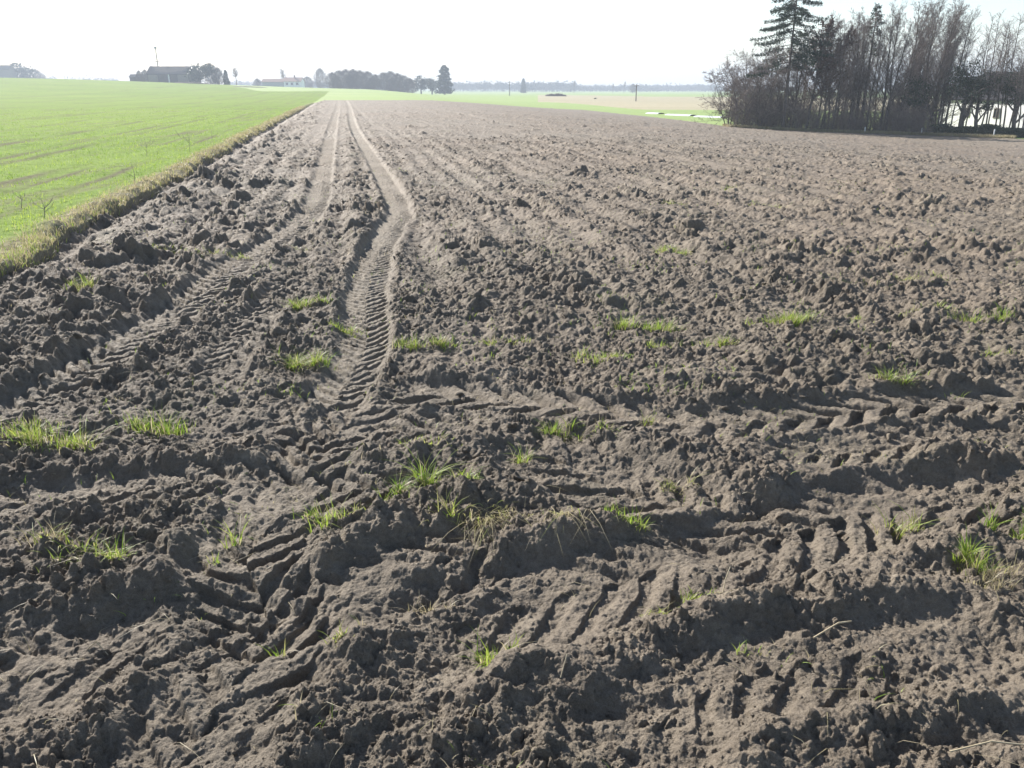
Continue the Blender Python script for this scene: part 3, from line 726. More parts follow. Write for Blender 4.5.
def far_bare(seed, H_, W_):
    rng = np.random.RandomState(seed); root = empty('distant_bare_tree', (0, 0, 0)); s = grow(rng, dict(FBARE, levels=1, H=H_, stems=3, lean=.3, clump=.8))
    mesh_np('trunk', *merge([frustums(s[0], 5), frustums(s[1], 3)]), M_FARBARE, True, parent=root)
    n_ = 1700; u_ = rng.rand(n_); zz = H_ * (.03 + .97 * u_ ** .8); prof = np.sin(np.clip(u_ ** .8 * .93 + .09, 0, 1) * PI) ** .45; a = rng.rand(n_) * 6.283; q = rng.rand(n_) ** .5 * W_ / 2 * prof * (.82 + .25 * np.sin(a * 3 + seed) * np.sin(zz * 1.1 + seed))
    base = np.stack([np.cos(a) * q, np.sin(a) * q, zz], -1); dr = np.stack([np.cos(a) * .5, np.sin(a) * .5, np.full(n_, .9)], -1) + rng.randn(n_, 3) * .35; dr /= np.linalg.norm(dr, axis=1)[:, None]
    l = .5 + .9 * rng.rand(n_); tip = base + dr * l[:, None]; seg = np.concatenate([base, tip, np.full((n_, 1), .045), np.full((n_, 1), .015)], 1)
    mesh_np('crown', *frustums(seg, 3), M_FARBARE, False, parent=root); root['h'] = H_ * 1.04; return root
fb = [far_bare(600 + k, 9.0, 8.0 + k * .5) for k in range(3)]
fl = [leaf_tree('distant_tree', 620 + k, 9, 8.5, .12, M_IVY, 1500, .4) for k in range(2)]
fc = leaf_tree('distant_conifer', 630, 13, 6.5, .05, M_NEEDLE, 1900, .45, True)
fthin = tree_mesh(640, dict(THIN, minr=.04, R=.14, start=[.5, .1]), M_FARBARE, M_FARBARE, 'distant_bare_tree')
def far(proto, px, Y_, top, label, cat='tree', group=None, width=1.0, base=None):
    o = stand(proto, px, Y_, top, frng, label, cat, group, width); return o
# farmstead beside the barn
far(fb[0], 141, 372, 71, 'small bare tree standing left of the dark barn', width=.8)
far(fb[1], 147, 392, 70, 'scrubby bare tree touching the left gable of the dark barn', width=.8)
far(fl[0], 201, 372, 62.5, 'broad rounded dark tree right of the dark barn', width=1.25)
far(fb[2], 212, 380, 64, 'brownish bare tree right of the broad dark tree by the barn', width=1.15)
far(fb[1], 219, 378, 68, 'lower brownish bare tree beside the small dark conifer of the farmstead', width=1.0)
far(fc, 227, 372, 70, 'small dark conifer at the right end of the farmstead trees', width=1.1)
far(fthin, 237, 385, 67, 'thin lone tree with a tufted top right of the farmstead', width=1.6)
Yb = 378.0; xb = xat(149, Yb); zb = float(H0(xb, Yb))
bn = empty('dark_barn', (xb, Yb, zb), R(-3)); tag(bn, 'large dark barn with a sagging roof and pale wall panels across the green field', 'barn')
zb2 = zat(149, 73.5, xb, Yb) - zb; zb3 = zat(149, 65.8, xb, Yb) - zb
walls('wall', 0, 19.5, 0, 9, -.5, zb2, zb3 - .1, M_DARKWALL, bn); gable_roof('roof', 0, 19.5, 0, 9, zb2 + .1, zb3, .4, .15, M_ROOF, bn, 0, .35)
boxes('pale_panel', [(.3, 4.6, -.12, -.006, .4, zb2 - .5)], M_WOOD, bn); boxes('pale_panel', [(13.6, 18.4, -.12, -.006,   .3, zb2 - .5)], M_WOOD, bn)
boxes('door', [(9.3, 9.9, -.1, -.006, 0, zb2 - .4)], M_PALE, bn)
sx = xat(131, 400); sz = float(H0(sx, 400)); sh = empty('low_shed', (sx, 400, sz), R(2)); tag(sh, 'low long shed behind the field left of the dark barn', 'shed')
hz_ = zat(120, 77, sx, 400) - sz; walls('wall', 0, 7, 0, 5, -.5, hz_, hz_ + 1.1, M_DARKWALL, sh); gable_roof('roof', 0, 7, 0, 5, hz_ + .1, hz_ + 1.25, .3, .12, M_ROOF, sh); boxes('door', [(3, 4.6, -.08, -.005, 0, hz_ - .3)], M_WOOD, sh)
def cyl(name, segs, material, parent=None, sides=8):
    return mesh_np(name, *frustums(segs, sides), material, True, parent=parent)
mx = xat(161, 392); mz = float(H0(mx, 392)); mh = zat(161, 47, mx, 392) - mz
ms_ = empty('mast', (mx, 392, mz)); tag(ms_, 'tall thin mast with a small head rising behind the dark barn', 'mast')
cyl('pole', [(0, 0, -.5, 0, 0, mh * .6, .3, .26), (0, 0, mh * .6, 0, 0, mh, .26, .2)], M_WOOD, ms_)
boxes('head', [(-.5, .5, -.4, .4, mh - .8, mh + .2)], M_METAL, ms_, .1); boxes('cross_arm', [(-1.1, 1.1, -.08, .08, mh * .62, mh * .62 + .25)], M_WOOD, ms_)
def heap(name, px0, px1, Y_, hpx, material, label, cat):
    x0, x1 = xat(px0, Y_), xat(px1, Y_); n, m = 40, 8; rng = np.random.RandomState(int(px0)); vv = []; ff = []
    for i in range(n):
        f = i / (n - 1); hh = hpx / F * Y_ * (math.sin(PI * f) ** .35) * (.75 + .35 * rng.rand())
        for j_ in range(m):
            g_ = j_ / (m - 1); vv.append((x0 + (x1 - x0) * f, Y_ + (g_ - .5) * 2.6, -.05 + hh * math.sin(PI * g_) ** .7 * (.9 + .2 * rng.rand())))
    for i in range(n - 1):
        for j_ in range(m - 1): a = i * m + j_; ff.append((a, a + m, a + m + 1, a + 1))
    vv = np.array(vv); vv[:, 2] += H0(vv[:, 0], vv[:, 1]); c0 = vv.mean(0); c0[2] = vv[:, 2].min(); vv -= c0
    o = mesh_np(name, vv, np.array(ff), material, False); o.location = c0; tag(o, label, cat); return o
M_BANK = simple('bare_earth', (.10, .085, .07), (.16, .135, .11), 2, .95, .1)
heap('earth_bank', 175, 212, 300, 1.6, M_BANK, 'dark low earth bank in the green field in front of the farmstead trees', 'earth bank')
heap('earth_bank', 233, 268, 262, 1.1, M_BANK, 'thin dark earth bank in the green field right of the farmstead', 'earth bank')
heap('brush_heap', 545, 567, 330, 2.6, M_BROWN, 'long dark heap lying on the pale field before the far wood', 'heap')
# small white house further right
def at_far(px, Y_): x = xat(px, Y_); return x, float(H0(x, Y_))
Yw = 520.0; xw, zw = at_far(262, Yw); wz = zat(270, 86.3, xw, Yw)
hw = empty('farmhouse', (xw, Yw, max(zw, wz) - .3), R(-2)); tag(hw, 'distant farmhouse with white right wing and reddish roof, left of the brown copse', 'house')
walls('wall', 13.6, 24, 0, 8, -2, 3.2, 5.0, M_WALLW, hw); gable_roof('roof', 13.6, 24, 0, 8, 3.3, 5.4, .4, .15, M_REDROOF, hw)
for wx_ in (15.5, 18.6, 21.8): window(wx_, 0, 1.0, 1.5, 1.4, hw)
walls('side_wing', 0, 13.2, 1, 7, -2, 2.9, 4.2, M_METAL, hw); gable_roof('side_roof', 0, 13.2, 1, 7, 3.0, 4.6, .3, .15, M_REDROOF, hw)
boxes('chimney', [(19, 19.8, 3.5, 4.3, 4.6, 6.6)], M_REDROOF, hw)
far(fthin, 285.5, 545, 68, 'thin lone tree rising behind the distant farmhouse roof', width=1.3)
far(fb[2], 258, 530, 79, 'small bare tree at the left end of the distant farmhouse')
for px, tp, w_, lb in ((308, 77, 1.2, 'low pale bush right of the distant farmhouse'), (321, 69, .8, 'taller pale bare tree just left of the brown copse')):
    far(fb[1], px, 560, tp, lb, width=w_)
G_C = 'brown bare trees of the copse'
for i, (px, tp) in enumerate([(333,73),(340,71),(347,70),(354,70),(361,71),(368,72),(376,75),(384,73),(391,72),(398,74),(404,76),(337,77),(351,75),(372,78),(393,78),(410,79)]):
    far(fb[i % 3], px, 430 + 14 * (i % 3), tp, 'brown bare tree in the dense rounded copse beyond the far end of the tyre tracks', 'tree', G_C, width=1.25)
far(fl[1], 421, 455, 76, 'lower blue-green tree between the brown copse and the tall conifer', width=1.0)
far(fl[0], 432, 470, 77, 'rounded evergreen tree at the left foot of the tall conifer', width=1.0)
far(fc, 444.5, 440, 65.5, 'tall dark conifer at the right end of the copse', 'conifer', width=1.5)
far(fl[1], 368, 300, 88.8, 'tiny dark bush alone on the meadow before the brown copse', 'bush', width=1.4)
far(fl[0], 595.5, 240, 97.6, 'tiny dark bush on the pale field right of the long dark heap', 'bush', width=1.8)
# pale trees at the far left
Yp = 600.0; xp, zp = at_far(-4, Yp); hp = zat(0, 69.5, xp, Yp) - zp
bp_ = empty('pale_building', (xp, Yp, zp), R(3)); tag(bp_, 'pale hazy building cut off by the left edge of the photo', 'building')
walls('wall', 0, 11.5, 0, 8, -1, hp, hp + 2.6, M_WOOD, bp_); gable_roof('roof', 0, 11.5, 0, 8, hp + .1, hp + 2.9, .3, .15, M_ROOF, bp_); window(3, 0, hp * .4, 1.2, 1.3, bp_); window(8, 0, hp * .4, 1.2, 1.3, bp_)
far(fl[1], 24, 620, 63.5, 'hazy rounded tree beside the pale building at the left edge', width=1.1)
far(fb[0], 38, 640, 70, 'small faint bare tree right of the hazy rounded tree at the left edge', width=1.3)
# trees on the far plain
for px, tp, lb, pr in ((574, 80, 'tall faint tree standing up from the far wood, right of the long dark heap', fthin), (613, 83, 'small tree left in the trio rising above the far wood line', fthin), (624, 81, 'tallest tree of the trio rising above the far wood line', fthin), (633, 84, 'rounded tree right in the trio rising above the far wood line', fb[2]), (523.5, 78.5, 'dark top of a conifer standing above the far wood left of the long heap', fc)):
    far(pr, px, 700, tp, lb, 'tree', width=1.1)
# the far woods: nobody could count these
def wood(name, spans, label):
    rng = np.random.RandomState(len(spans)); parts = []
    for (px0, px1, Y_, top, step) in spans:
        px = px0
        while px < px1:
            Y2 = Y_ + rng.rand() * 90; x = xat(px, Y2); z0 = float(H0(x, Y2)); H_ = (zat(px, top + rng.randn() * .8, x, Y2) - z0); W_ = 6 + 5 * rng.rand()
            n_ = 90; q = rng.randn(n_, 3) * .33; q = np.clip(q, -1, 1); P_ = np.stack([x + q[:, 0] * W_ * .7, Y2 + q[:, 1] * W_ * .7, z0 + H_ * .52 + q[:, 2] * H_ * .46], -1)
            parts.append(leafquads(rng, P_, 1.3)); parts.append(frustums([(x, Y2, z0 - .5, x, Y2, z0 + H_ * .7, .3, .15)], 4)); px += step * (.6 + .8 * rng.rand())
    o = mesh_np(name, *merge(parts), M_FARWOOD, False); tag(o, label, 'wood', None, 'stuff'); return o
M_FARWOOD = simple('far_wood_foliage', (.022, .034, .024), (.055, .055, .045), .08, .9, .1, .1)
wood('far_wood', [(450, 545, 950, 81, 2.2), (545, 600, 980, 85, 2.2), (450, 720, 1150, 84.5, 2.6), (600, 720, 1000, 86.0, 2.4), (525, 575, 900, 81, 2.2), (640, 715, 1050, 84.5, 2.4), (715, 800, 1000, 86, 2.6), (-60, 120, 1150, 76, 2.6), (-40, 60, 1050, 76, 2.4), (230, 330, 1150, 80, 2.6), (300, 460, 1250, 81, 2.8), (800, 1100, 1100, 84, 3)], 'hazy blue far-off wood along the horizon')

def upole(px, Y_, top, label):
    x, z = at_far(px, Y_); h = zat(px, top, x, Y_) - z; o = empty('utility_pole', (x, Y_, z)); tag(o, label, 'utility pole', 'utility poles on the far plain')
    cyl('pole', [(0, 0, -.4, 0, 0, h, .15, .11)], M_WOOD, o); boxes('cross_arm', [(-.7, .7, -.06, .06, h - .5, h - .35)], M_WOOD, o)
    for k in (-.6, .6): cyl('insulator', [(k, 0, h - .35, k, 0, h - .15, .05, .04)], M_PALE, o)
upole(636.5, 205, 84, 'slim utility pole standing on the pale field, the nearer and taller of the two')
upole(509.5, 330, 81, 'faint utility pole left of the long dark heap, the more distant of the two')
# strips of white film beyond the ploughed field
def film(px0, px1, py, label):
    a = np.array(hit(px0, py)); b_ = np.array(hit(px1, py + (px1 - px0) * .04)); L_ = float(np.linalg.norm(b_ - a)); vv = []; ff = []; n, m = max(8, int(L_ / .25)), 7; rng = np.random.RandomState(int(px0))
    for i in range(n):
        for k in range(m): g_ = k / (m - 1); vv.append((i / (n - 1) * L_, (g_ - .5) * 1.3, 0.17 * math.sin(PI * g_) ** .6 * (.92 + .12 * rng.rand())))
    for i in range(n - 1):
        for k in range(m - 1): q = i * m + k; ff.append((q, q + m, q + m + 1, q + 1))
    o = mesh_np('film_tunnel', np.array(vv), np.array(ff), M_FILM, True); o.location = (*a, float(H0(*a)) + .0); o.rotation_euler = (0, 0, math.atan2(b_[1] - a[1], b_[0] - a[0])); tag(o, label, 'crop cover', 'white film covers beyond the ploughed field')
film(649, 661, 113.8, 'short white film cover on the green strip, leftmost beyond the ploughed field')
film(668, 693, 115.2, 'long white film cover between the short one and the grove')
film(697, 724, 117.0, 'long white film cover nearest the grove')

# ------------------------------------------------------------------ grass, straw and crumbs near the camera
def tuft(px, py, rad, h, n_, tone, label, dry=.12, lean=.8, name='grass_tuft', cat='grass tuft', w=.0036, squash=.5, dirn=None):
    x, y = hit(px, py); rng = np.random.RandomState(int(px * 7 + py)); n_ = int(n_ * 1.5); rad *= 1.15; h *= .75 + .4 * rng.rand(); lean *= .7 + .6 * rng.rand()
    a = rng.rand(n_) * 6.283; q = np.abs(rng.randn(n_)) * .5 * rad
    kc = rng.randint(3, 7); cl = rng.randn(kc, 2) * .42 * rad; ci = rng.randint(0, kc, n_); q = q * .55
    bx = x + cl[ci, 0] + np.cos(a) * q; by = y + cl[ci, 1] * squash + np.sin(a) * q * squash; hsc = (.5 + .7 * rng.rand(kc))[ci]; bz = ground(bx, by) - .006
    hh = h * (.25 + 1.0 * rng.rand(n_) ** 1.3) * hsc; tn = np.clip(tone + .06 + rng.randn(n_) * .15, 0, .75); tn = np.where(rng.rand(n_) < dry + .13, .85 + .15 * rng.rand(n_), tn)
    az_ = a + rng.randn(n_) * .9 if dirn is None else dirn + rng.randn(n_) * .5
    Vv, F_, tt = blades(rng, bx - x, by - y, bz - bz.min(), hh, w * (.6 + .7 * rng.rand(n_)), lean * (.3 + 1.1 * rng.rand(n_)), tn, az_)
    o = mesh_np(name, Vv, F_, M_GRASS, True, {'tone': tt}); o.location = (x, y, float(bz.min())); tag(o, label, cat, 'grass tufts growing in the ploughed soil'); return o
TUFTS = [
 (91,296,.12,.15,110,.42,'tall bright yellow-green tuft beside the left field margin, nearest the bank'),
 (148,252,.40,.10,260,.5,'wide loose grass patch between the margin bank and the left wheel track'),
 (205,262,.25,.07,90,.5,'sparse grass on the lip of the left wheel track'),
 (240,260,.14,.08,90,.48,'small grass tuft inside the left wheel track'),
 (300,252,.12,.07,50,.5,'faint small tuft between the two wheel tracks, farthest up between them'),
 (312,313,.16,.10,320,.40,'dense rounded bright tuft between the two wheel tracks'),
 (343,334,.13,.08,200,.42,'bright tuft on the left edge of the deep lugged wheel track'),
 (303,370,.19,.11,330,.40,'large spreading bright tuft just left of where the deep wheel track ends'),
 (427,351,.17,.10,230,.42,'bright tuft just right of the deep lugged wheel track'),
 (497,350,.16,.06,120,.46,'low thin grass right of the bright tuft by the deep wheel track'),
 (592,364,.17,.10,190,.42,'loose green tuft in the row of tufts at centre, left of the tall bright one'),
 (650,333,.20,.13,300,.40,'tall bright tuft on a ridge, centre of the photo\'s right half'),
 (664,354,.10,.09,90,.40,'small green tuft just below the tall bright tuft on the ridge'),
 (720,350,.12,.09,130,.44,'upright fan-shaped tuft between the two biggest tufts on the right'),
 (808,330,.24,.12,460,.40,'biggest bright tuft on the right, crowning a clod'),
 (775,330,.14,.07,90,.46,'thin outlying grass just left of the biggest right-hand tuft'),
 (887,390,.11,.10,140,.40,'round tuft below and right of the biggest right-hand tuft'),
 (944,326,.26,.09,170,.50,'loose yellowish grass patch right of the biggest right-hand tuft'),
 (1006,328,.18,.10,170,.36,'deep green patch at the right edge of the photo'),
 (992,362,.12,.07,60,.5,'few pale blades near the right edge below the deep green patch'),
 (677,255,.17,.10,260,.42,'small round tuft alone on the open ploughed field, lower of the two'),
 (677,206,.17,.10,200,.46,'small round tuft alone on the open ploughed field, upper of the two'),
 (765,206,.3,.07,100,.5,'faint green speckle on the far ploughed soil right of the lone tufts'),
 (720,190,.4,.07,90,.5,'faint green streak on the far ploughed soil above right of the lone tufts'),
 (908,280,.34,.07,130,.52,'faint yellowish grass on the right part of the ploughed field'),
 (845,325,.14,.06,50,.5,'sparse grass at the right foot of the biggest right-hand tuft'),
 (152,436,.18,.12,230,.34,'dark green leaning tuft on a clod in the left foreground'),
 (28,460,.30,.12,360,.42,'broad grass clump at the left edge of the photo'),
 (62,460,.12,.12,150,.5,'yellowing tuft joined to the right of the left-edge clump'),
 (558,437,.12,.10,110,.40,'flat green tuft above the lug-marked hollow in the middle'),
 (596,440,.10,.06,60,.5,'flattened yellow-green blades right of the flat green tuft'),
 (648,422,.05,.09,26,.42,'small upright sprout above the cross rut at centre right'),
 (520,462,.06,.10,50,.5,'small pale sprout on the lip of the lug-marked hollow'),
 (432,459,.15,.05,70,.52,'low pale grass on the edge of a smooth clod in the middle'),
 (396,505,.06,.14,90,.26,'tall dark green tuft left of the dry root mat'),
 (424,498,.07,.15,80,.40,'tall pale green tuft touching the left of the dry root mat'),
 (468,503,.07,.12,60,.36,'few broad bright blades in front of the dry root mat'),
 (452,530,.10,.10,40,.6,'drooping withered blades below the dry root mat'),
 (625,527,.11,.08,90,.38,'low star-shaped tuft right of the dry root mat'),
 (672,487,.08,.10,60,.72,'withered brown tuft on the smooth ridge right of the lug-marked hollow'),
 (310,535,.12,.09,70,.40,'loose spread of bright blades on the lower left rut ridge'),
 (348,540,.07,.10,50,.55,'dull tuft at the right end of the loose bright blades'),
 (240,548,.045,.17,22,.40,'lone tall thin blades hanging over the lower left rut'),
 (78,577,.12,.10,90,.5,'pale upright tuft on the lower left ridge'),
 (122,578,.08,.09,70,.42,'bright blades right of the pale tuft on the lower left ridge'),
 (215,572,.05,.05,18,.42,'few short blades on the ridge beside the lower left lug marks'),
 (490,660,.08,.10,80,.40,'green tuft in the shade below the long lug-marked bank'),
 (340,660,.07,.06,30,.6,'thin withered blades right of the lower left lug marks'),
 (283,657,.03,.07,12,.44,'two or three blades inside the lower left lug marks'),
 (968,574,.08,.12,130,.44,'upright yellow-green tuft between clods in the lower right'),
 (1003,548,.07,.10,80,.34,'dark green tuft at the right edge, lower right'),
 (705,604,.09,.06,50,.5,'short blades on the clod edge right of the lower middle'),
 (655,612,.05,.06,26,.55,'tiny yellowish sprout below the lug marks, lower middle'),
 (905,528,.08,.10,60,.7,'dry tuft on the ridge above the large lower right clod'),
 (980,452,.12,.08,60,.72,'pale dry grass on a clod near the right edge'),
 (745,655,.04,.05,14,.5,'tiny blades beside the straw-topped clod, lower right'),
]
for t in TUFTS: tuft(*t)
# dry root mat
tuft(505,522,.24,.10,230,.7,'mat of dry roots and withered stems hanging from a clod in the middle', .6, 1.5, 'root_mat', 'root mat', .0028, .35, -PI / 2)
tuft(430,610,.12,.08,50,.9,'tangle of dry stems on the crest left of the long lug-marked bank', .9, .9, 'dry_grass_tangle', 'dry grass', .0028, .5)
tuft(990,590,.12,.12,120,.85,'tangle of dry stems on the right-hand clods, lower right', .85, .8, 'dry_grass_tangle', 'dry grass', .0028, .5)
tuft(60,560,.12,.09,70,.85,'thin tangle of dry stems on the lower left ridge', .9, .8, 'dry_grass_tangle', 'dry grass', .0028, .5)

def straw(pts, r_, label):
    """pts: px, py, height above ground"""
    P_ = []
    for px, py, h in pts:
        x, y = hit(px, py); P_.append((x, y, gz(x, y) + h))
    P_ = np.array(P_); o0 = P_[0].copy(); P_ -= o0; sg = [(*a, *b_, r_, r_ * .8) for a, b_ in zip(P_[:-1], P_[1:])]
    o = cyl('straw', sg, M_STRAW, None, 5); o.location = o0; tag(o, label, 'straw', 'dry straws on the soil')
straw([(812,648,.02),(836,636,.03),(850,629,.02)], .0032, 'pale broken straw lying on top of the large lower right clod')
straw([(722,600,.0),(724,592,.03),(728,588,.07)], .0022, 'thin bleached stem standing up left of the large lower right clod')
straw([(945,772,.02),(985,764,.03),(1030,758,.03)], .0026, 'long pale straw in the bottom right corner')
straw([(88,652,.0),(98,650,.03),(108,655,.01)], .002, 'thin curled straw in the shaded hollow, lower left')
straw([(240,545,.0),(243,528,.05)], .0022, 'pale stem beside the tall thin blades in the lower left rut')
straw([(560,700,.01),(566,690,.05)], .0018, 'small pale stalk on the mound at the bottom middle')

# dry weed stalks in the green field
def stalk(px, py, h, label, forks=2):
    x, y = hit(px, py); rng = np.random.RandomState(int(px)); sg = [(0, 0, -.02, .03, .01, h * .5, .006, .004), (.03, .01, h * .5, .0, .02, h, .004, .002)]
    for k in range(forks):
        a = rng.rand() * 6.28; z = h * (.25 + .4 * rng.rand()); l = h * .45; sg.append((.02, .01, z, math.cos(a) * l, math.sin(a) * l, z + l * .6, .004, .002))
        sg.append((math.cos(a) * l, math.sin(a) * l, z + l * .6, math.cos(a) * l * 1.3, math.sin(a) * l * 1.3, z + l * 1.1, .003, .002))
    o = cyl('dry_stalk', sg, M_STALK, None, 5); o.location = (x, y, gz(x, y)); tag(o, label, 'dry stalk', 'dead weed stalks in the green field')
stalk(45, 224, .26, 'forked dead weed stalk, nearest and largest in the green field', 5)
stalk(135, 190, .32, 'dark upright dead stalk at the inner edge of the dry verge', 1)
stalk(22, 213, .22, 'short dead stalk left of the forked one near the left edge', 2)
stalk(147, 158, .4, 'small twiggy dead weed in the middle of the green field', 4)
stalk(190, 155, .5, 'branched dead weed by the verge farther up the green field', 5)
stalk(212, 143, .4, 'thin dead stalk farthest up along the dry verge', 2)

srng = np.random.RandomState(77)
def scatter_blades(name, bx, by, h0, h1, w0, tones, label, lean=.5):
    n_ = len(bx); bz = ground(bx, by) - .005; k = h0 + (h1 - h0) * srng.rand(n_)
    Vv, F_, tt = blades(srng, bx, by, bz, k, w0, lean * (.3 + srng.rand(n_)), tones)
    o = mesh_np(name, Vv, F_, M_GRASS, True, {'tone': tt}); tag(o, label, 'grass', None, 'stuff'); return o
# verge: dry and green grass along the margin
n_ = 46000; yy = 2 + 75 * srng.rand(n_) ** 1.8; off = np.abs(srng.randn(n_)) * .22 - .03; xx = EDGE - .2 * yy - off; xx -= edge_wob(xx, yy)
clump = perlin(yy * 1.3, xx * 1.3 + 5) + .5 * perlin(yy * 4, xx * 4); kp = srng.rand(n_) < .5 + 1.1 * clump; xx, yy, clump = xx[kp], yy[kp], clump[kp]; n_ = len(xx)
dryp = np.clip(.62 + (yy - 7) / 16, .5, .96); tn = np.where(srng.rand(n_) < dryp, .72 + .28 * srng.rand(n_), .30 + .25 * srng.rand(n_))
scatter_blades('verge_grass', xx, yy, .025, .12, .003 + .00028 * yy, tn, 'strip of dry and green grass along the margin between the crop and the ploughed soil', .7)
# young crop
n_ = 190000; rr_ = 4 + 76 * srng.rand(n_) ** 1.5; aa = R(-62) + srng.rand(n_) * R(62); xx = np.sin(aa) * rr_; yy = np.cos(aa) * rr_; sx_ = xx + .2 * yy
# drilled in rows parallel to the margin
sx2 = np.round(sx_ / .14) * .14 + srng.randn(n_) * .022; xx = xx + (sx2 - sx_); kp = (sx2 < EDGE - .3) & (srng.rand(n_) < .8 + 1.5 * perlin(xx * .7, yy * .7)) & (srng.rand(n_) < 1.15 - rr_ / 78) & (srng.rand(n_) > bare_rows(xx, yy) * 1.3); xx, yy = xx[kp], yy[kp]; n_ = len(xx)
scatter_blades('crop_seedlings', xx, yy, .03, .085, .004 + .0003 * yy, np.clip(.40 + .12 * srng.randn(n_) + .25 * perlin(xx * .4, yy * .4), 0, .62), 'short bright green cereal seedlings covering the left field', .6)
# sparse weeds and stubble bits over the near soil
n_ = 15000; rr_ = 1.4 + 17 * srng.rand(n_) ** 1.1; aa = R(-42) + srng.rand(n_) * R(84); cx_ = np.sin(aa) * rr_; cy_ = np.cos(aa) * rr_
kp = (cx_ + .2 * cy_ > EDGE + .4) & (perlin(cx_ * 1.1 + 9, cy_ * 1.1) + .5 * perlin(cx_ * 3.3, cy_ * 3.3) > .26 - .025 * cy_.clip(0, 6)); cx_, cy_ = cx_[kp], cy_[kp]; n_ = len(cx_)
scatter_blades('sparse_weeds', cx_, cy_, .015, .055, .0025 + .0002 * cy_, np.where(srng.rand(n_) < .5, .8 + .2 * srng.rand(n_), .4 + .1 * srng.randn(n_)), 'scattered single blades and withered bits in the near ploughed soil', .9)
n_ = 1500; rr_ = 1.3 + 8 * srng.rand(n_) ** 1.1; aa = R(-44) + srng.rand(n_) * R(88); cx_ = np.sin(aa) * rr_; cy_ = np.cos(aa) * rr_
kp = (cx_ + .2 * cy_ > EDGE + .4) & (perlin(cx_ * 1.3 + 2, cy_ * 1.3 + 7) > -.02); cx_, cy_ = cx_[kp], cy_[kp]; n_ = len(cx_)
scatter_blades('dry_stubble', cx_, cy_, .02, .07, np.full(n_, .0022), .84 + .16 * srng.rand(n_), 'thin bits of dry straw and root scattered over the near soil', 2.2)
n_ = 9000; cx_ = -2.5 + 8.5 * srng.rand(n_); cy_ = 4.2 + 5.0 * srng.rand(n_) ** 1.3
kp = (cx_ + .2 * cy_ > EDGE + .5) & (perlin(cx_ * 1.9 + 21, cy_ * 1.5 + 4) + .4 * perlin(cx_ * 6, cy_ * 6) > .30); cx_, cy_ = cx_[kp], cy_[kp]; n_ = len(cx_)
scatter_blades('young_weeds', cx_, cy_, .02, .07, np.full(n_, .0036), np.clip(.42 + .16 * srng.randn(n_), .1, .95), 'thin scattered green shoots across the middle band of the ploughed soil', .9)
# dry grass at the foot of the grove
n_ = 16000; ppx = 726 + 300 * srng.rand(n_); yy = np.array([front(p) for p in np.linspace(726, 1030, 200)]); yy = np.interp(ppx, np.linspace(726, 1030, 200), yy) + np.abs(srng.randn(n_)) * .5 + .05
xx = np.array([xat(p, 1.0) for p in ppx]) * yy
scatter_blades('grove_verge_grass', xx, yy, .08, .30, np.full(n_, .02), .86 + .14 * srng.rand(n_), 'strip of pale dry grass where the ploughed field meets the grove', .7)

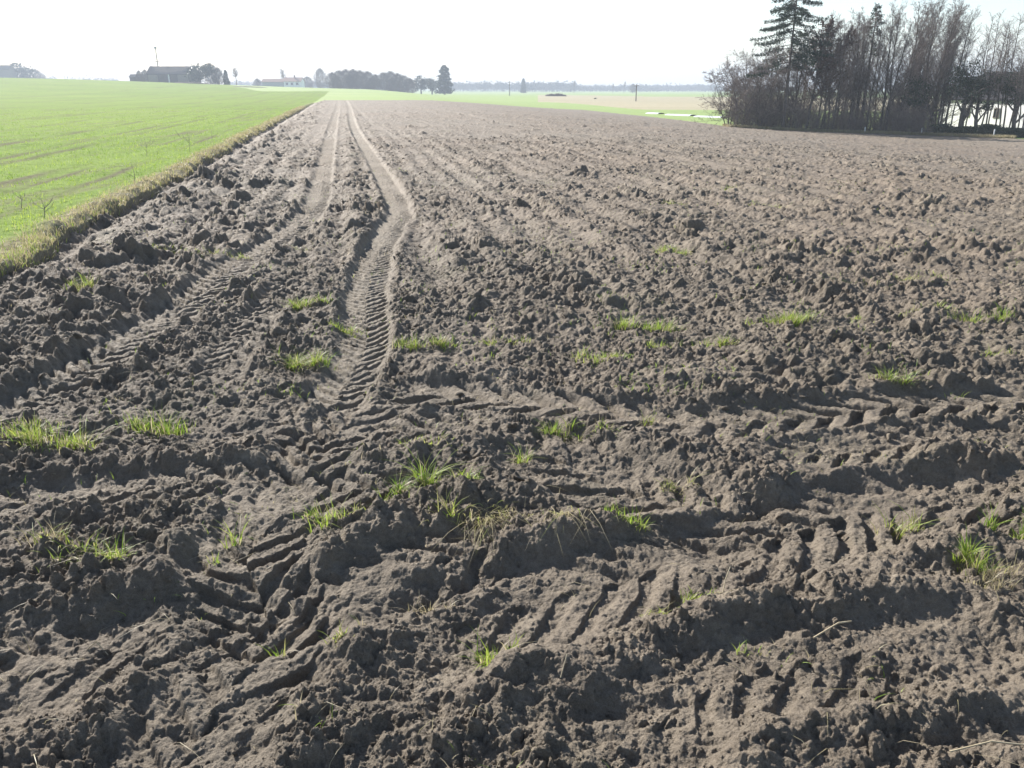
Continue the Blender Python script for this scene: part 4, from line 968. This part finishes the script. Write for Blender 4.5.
# crumbs of soil
def icos(sub_):
    bm = bmesh.new(); bmesh.ops.create_icosphere(bm, subdivisions=sub_, radius=1); v = np.array([q.co[:] for q in bm.verts]); f = np.array([[w.index for w in q.verts] for q in bm.faces]); bm.free(); return v, f
def lumps(name, bx, by, size, sub_, label, seed):
    rng = np.random.RandomState(seed); v0, f0 = icos(sub_); var = []
    for k in range(12):
        d = 1 + .0 * v0[:, 0]
        for q in range(7):
            nn = rng.randn(3); nn /= np.linalg.norm(nn); d = d - .8 * np.clip(v0 @ nn - .30 - .25 * rng.rand(), 0, 1)   # broken-off faces
        d = d + .07 * rng.randn(len(v0)); var.append(v0 * d[:, None] * np.array([1, .6 + .4 * rng.rand(), .5 + .3 * rng.rand()]))
    var = np.array(var); n_ = len(bx); z = ground(bx, by) + size * .18; a = rng.rand(n_) * 6.283; vv = var[rng.randint(0, 12, n_)] * size[:, None, None]
    ca, sa = np.cos(a)[:, None], np.sin(a)[:, None]; tl = (rng.randn(n_) * .35)[:, None]
    x_ = vv[..., 0] * ca - vv[..., 1] * sa; y_ = vv[..., 0] * sa + vv[..., 1] * ca; z_ = vv[..., 2] + x_ * tl
    VV = np.stack([x_ + bx[:, None], y_ + by[:, None], z_ + z[:, None]], -1).reshape(-1, 3)
    FF = (f0[None] + (np.arange(n_) * len(v0))[:, None, None]).reshape(-1, 3)
    o = mesh_np(name, VV, FF, M_SOIL, True, {'dust': np.zeros(len(VV))}); tag(o, label, 'soil crumbs', None, 'stuff'); return o
def spread_pts(n_, r0, r1, pw, az0=-46, az1=46):
    rr_ = r0 + (r1 - r0) * srng.rand(n_) ** pw; aa = R(az0) + srng.rand(n_) * R(az1 - az0); x_ = np.sin(aa) * rr_; y_ = np.cos(aa) * rr_; return x_, y_
def keep_soil(x_, y_, thr):
    _, d_, s_ = soil(x_, y_, True); return (region(x_, y_) == 0) & (srng.rand(len(x_)) > s_ * np.where(np.hypot(x_, y_) > 6, 1.2, .85)) & (perlin(x_ * 1.6, y_ * 1.6) + .6 * perlin(x_ * 5, y_ * 5) > thr)
x_, y_ = spread_pts(110000, 1.3, 9, 1.0); k = keep_soil(x_, y_, -.05); x_, y_ = x_[k], y_[k]
lumps('soil_crumbs', x_, y_, .0025 + .0028 * srng.pareto(2.4, len(x_)).clip(0, 3), 1, 'small dry crumbs of earth strewn over the near soil', 1)
x_, y_ = spread_pts(26000, 3.0, 30, .9); k = keep_soil(x_, y_, -.1); x_, y_ = x_[k], y_[k]
lumps('soil_lumps', x_, y_, (.006 + .008 * srng.pareto(2.2, len(x_)).clip(0, 3)) * (1 + np.hypot(x_, y_) / 30), 2, 'broken lumps of earth strewn over the ploughed field', 2)

# ------------------------------------------------------------------ haze
if HAZE > 0:
    hz = boxes('haze', [(-2600, 2600, -2600, 2600, -40, 45)], None or M_SOIL); hz.data.materials.clear()
    hm = bpy.data.materials.new('haze'); hm.use_nodes = True; n = hm.node_tree; n.nodes.clear(); o_ = N(n, 'ShaderNodeOutputMaterial'); pv = N(n, 'ShaderNodeVolumePrincipled')
    pv.inputs['Color'].default_value = (.80, .89, 1, 1); pv.inputs['Density'].default_value = HAZE; pv.inputs['Anisotropy'].default_value = .0
    n.links.new(pv.outputs[0], o_.inputs['Volume']); hz.data.materials.append(hm); hz['kind'] = 'stuff'; hz['label'] = 'thin pale haze over the fields'; hz['category'] = 'haze'
# keep helper numbers off the finished things
for o in bpy.data.objects:
    if 'h' in o: del o['h']
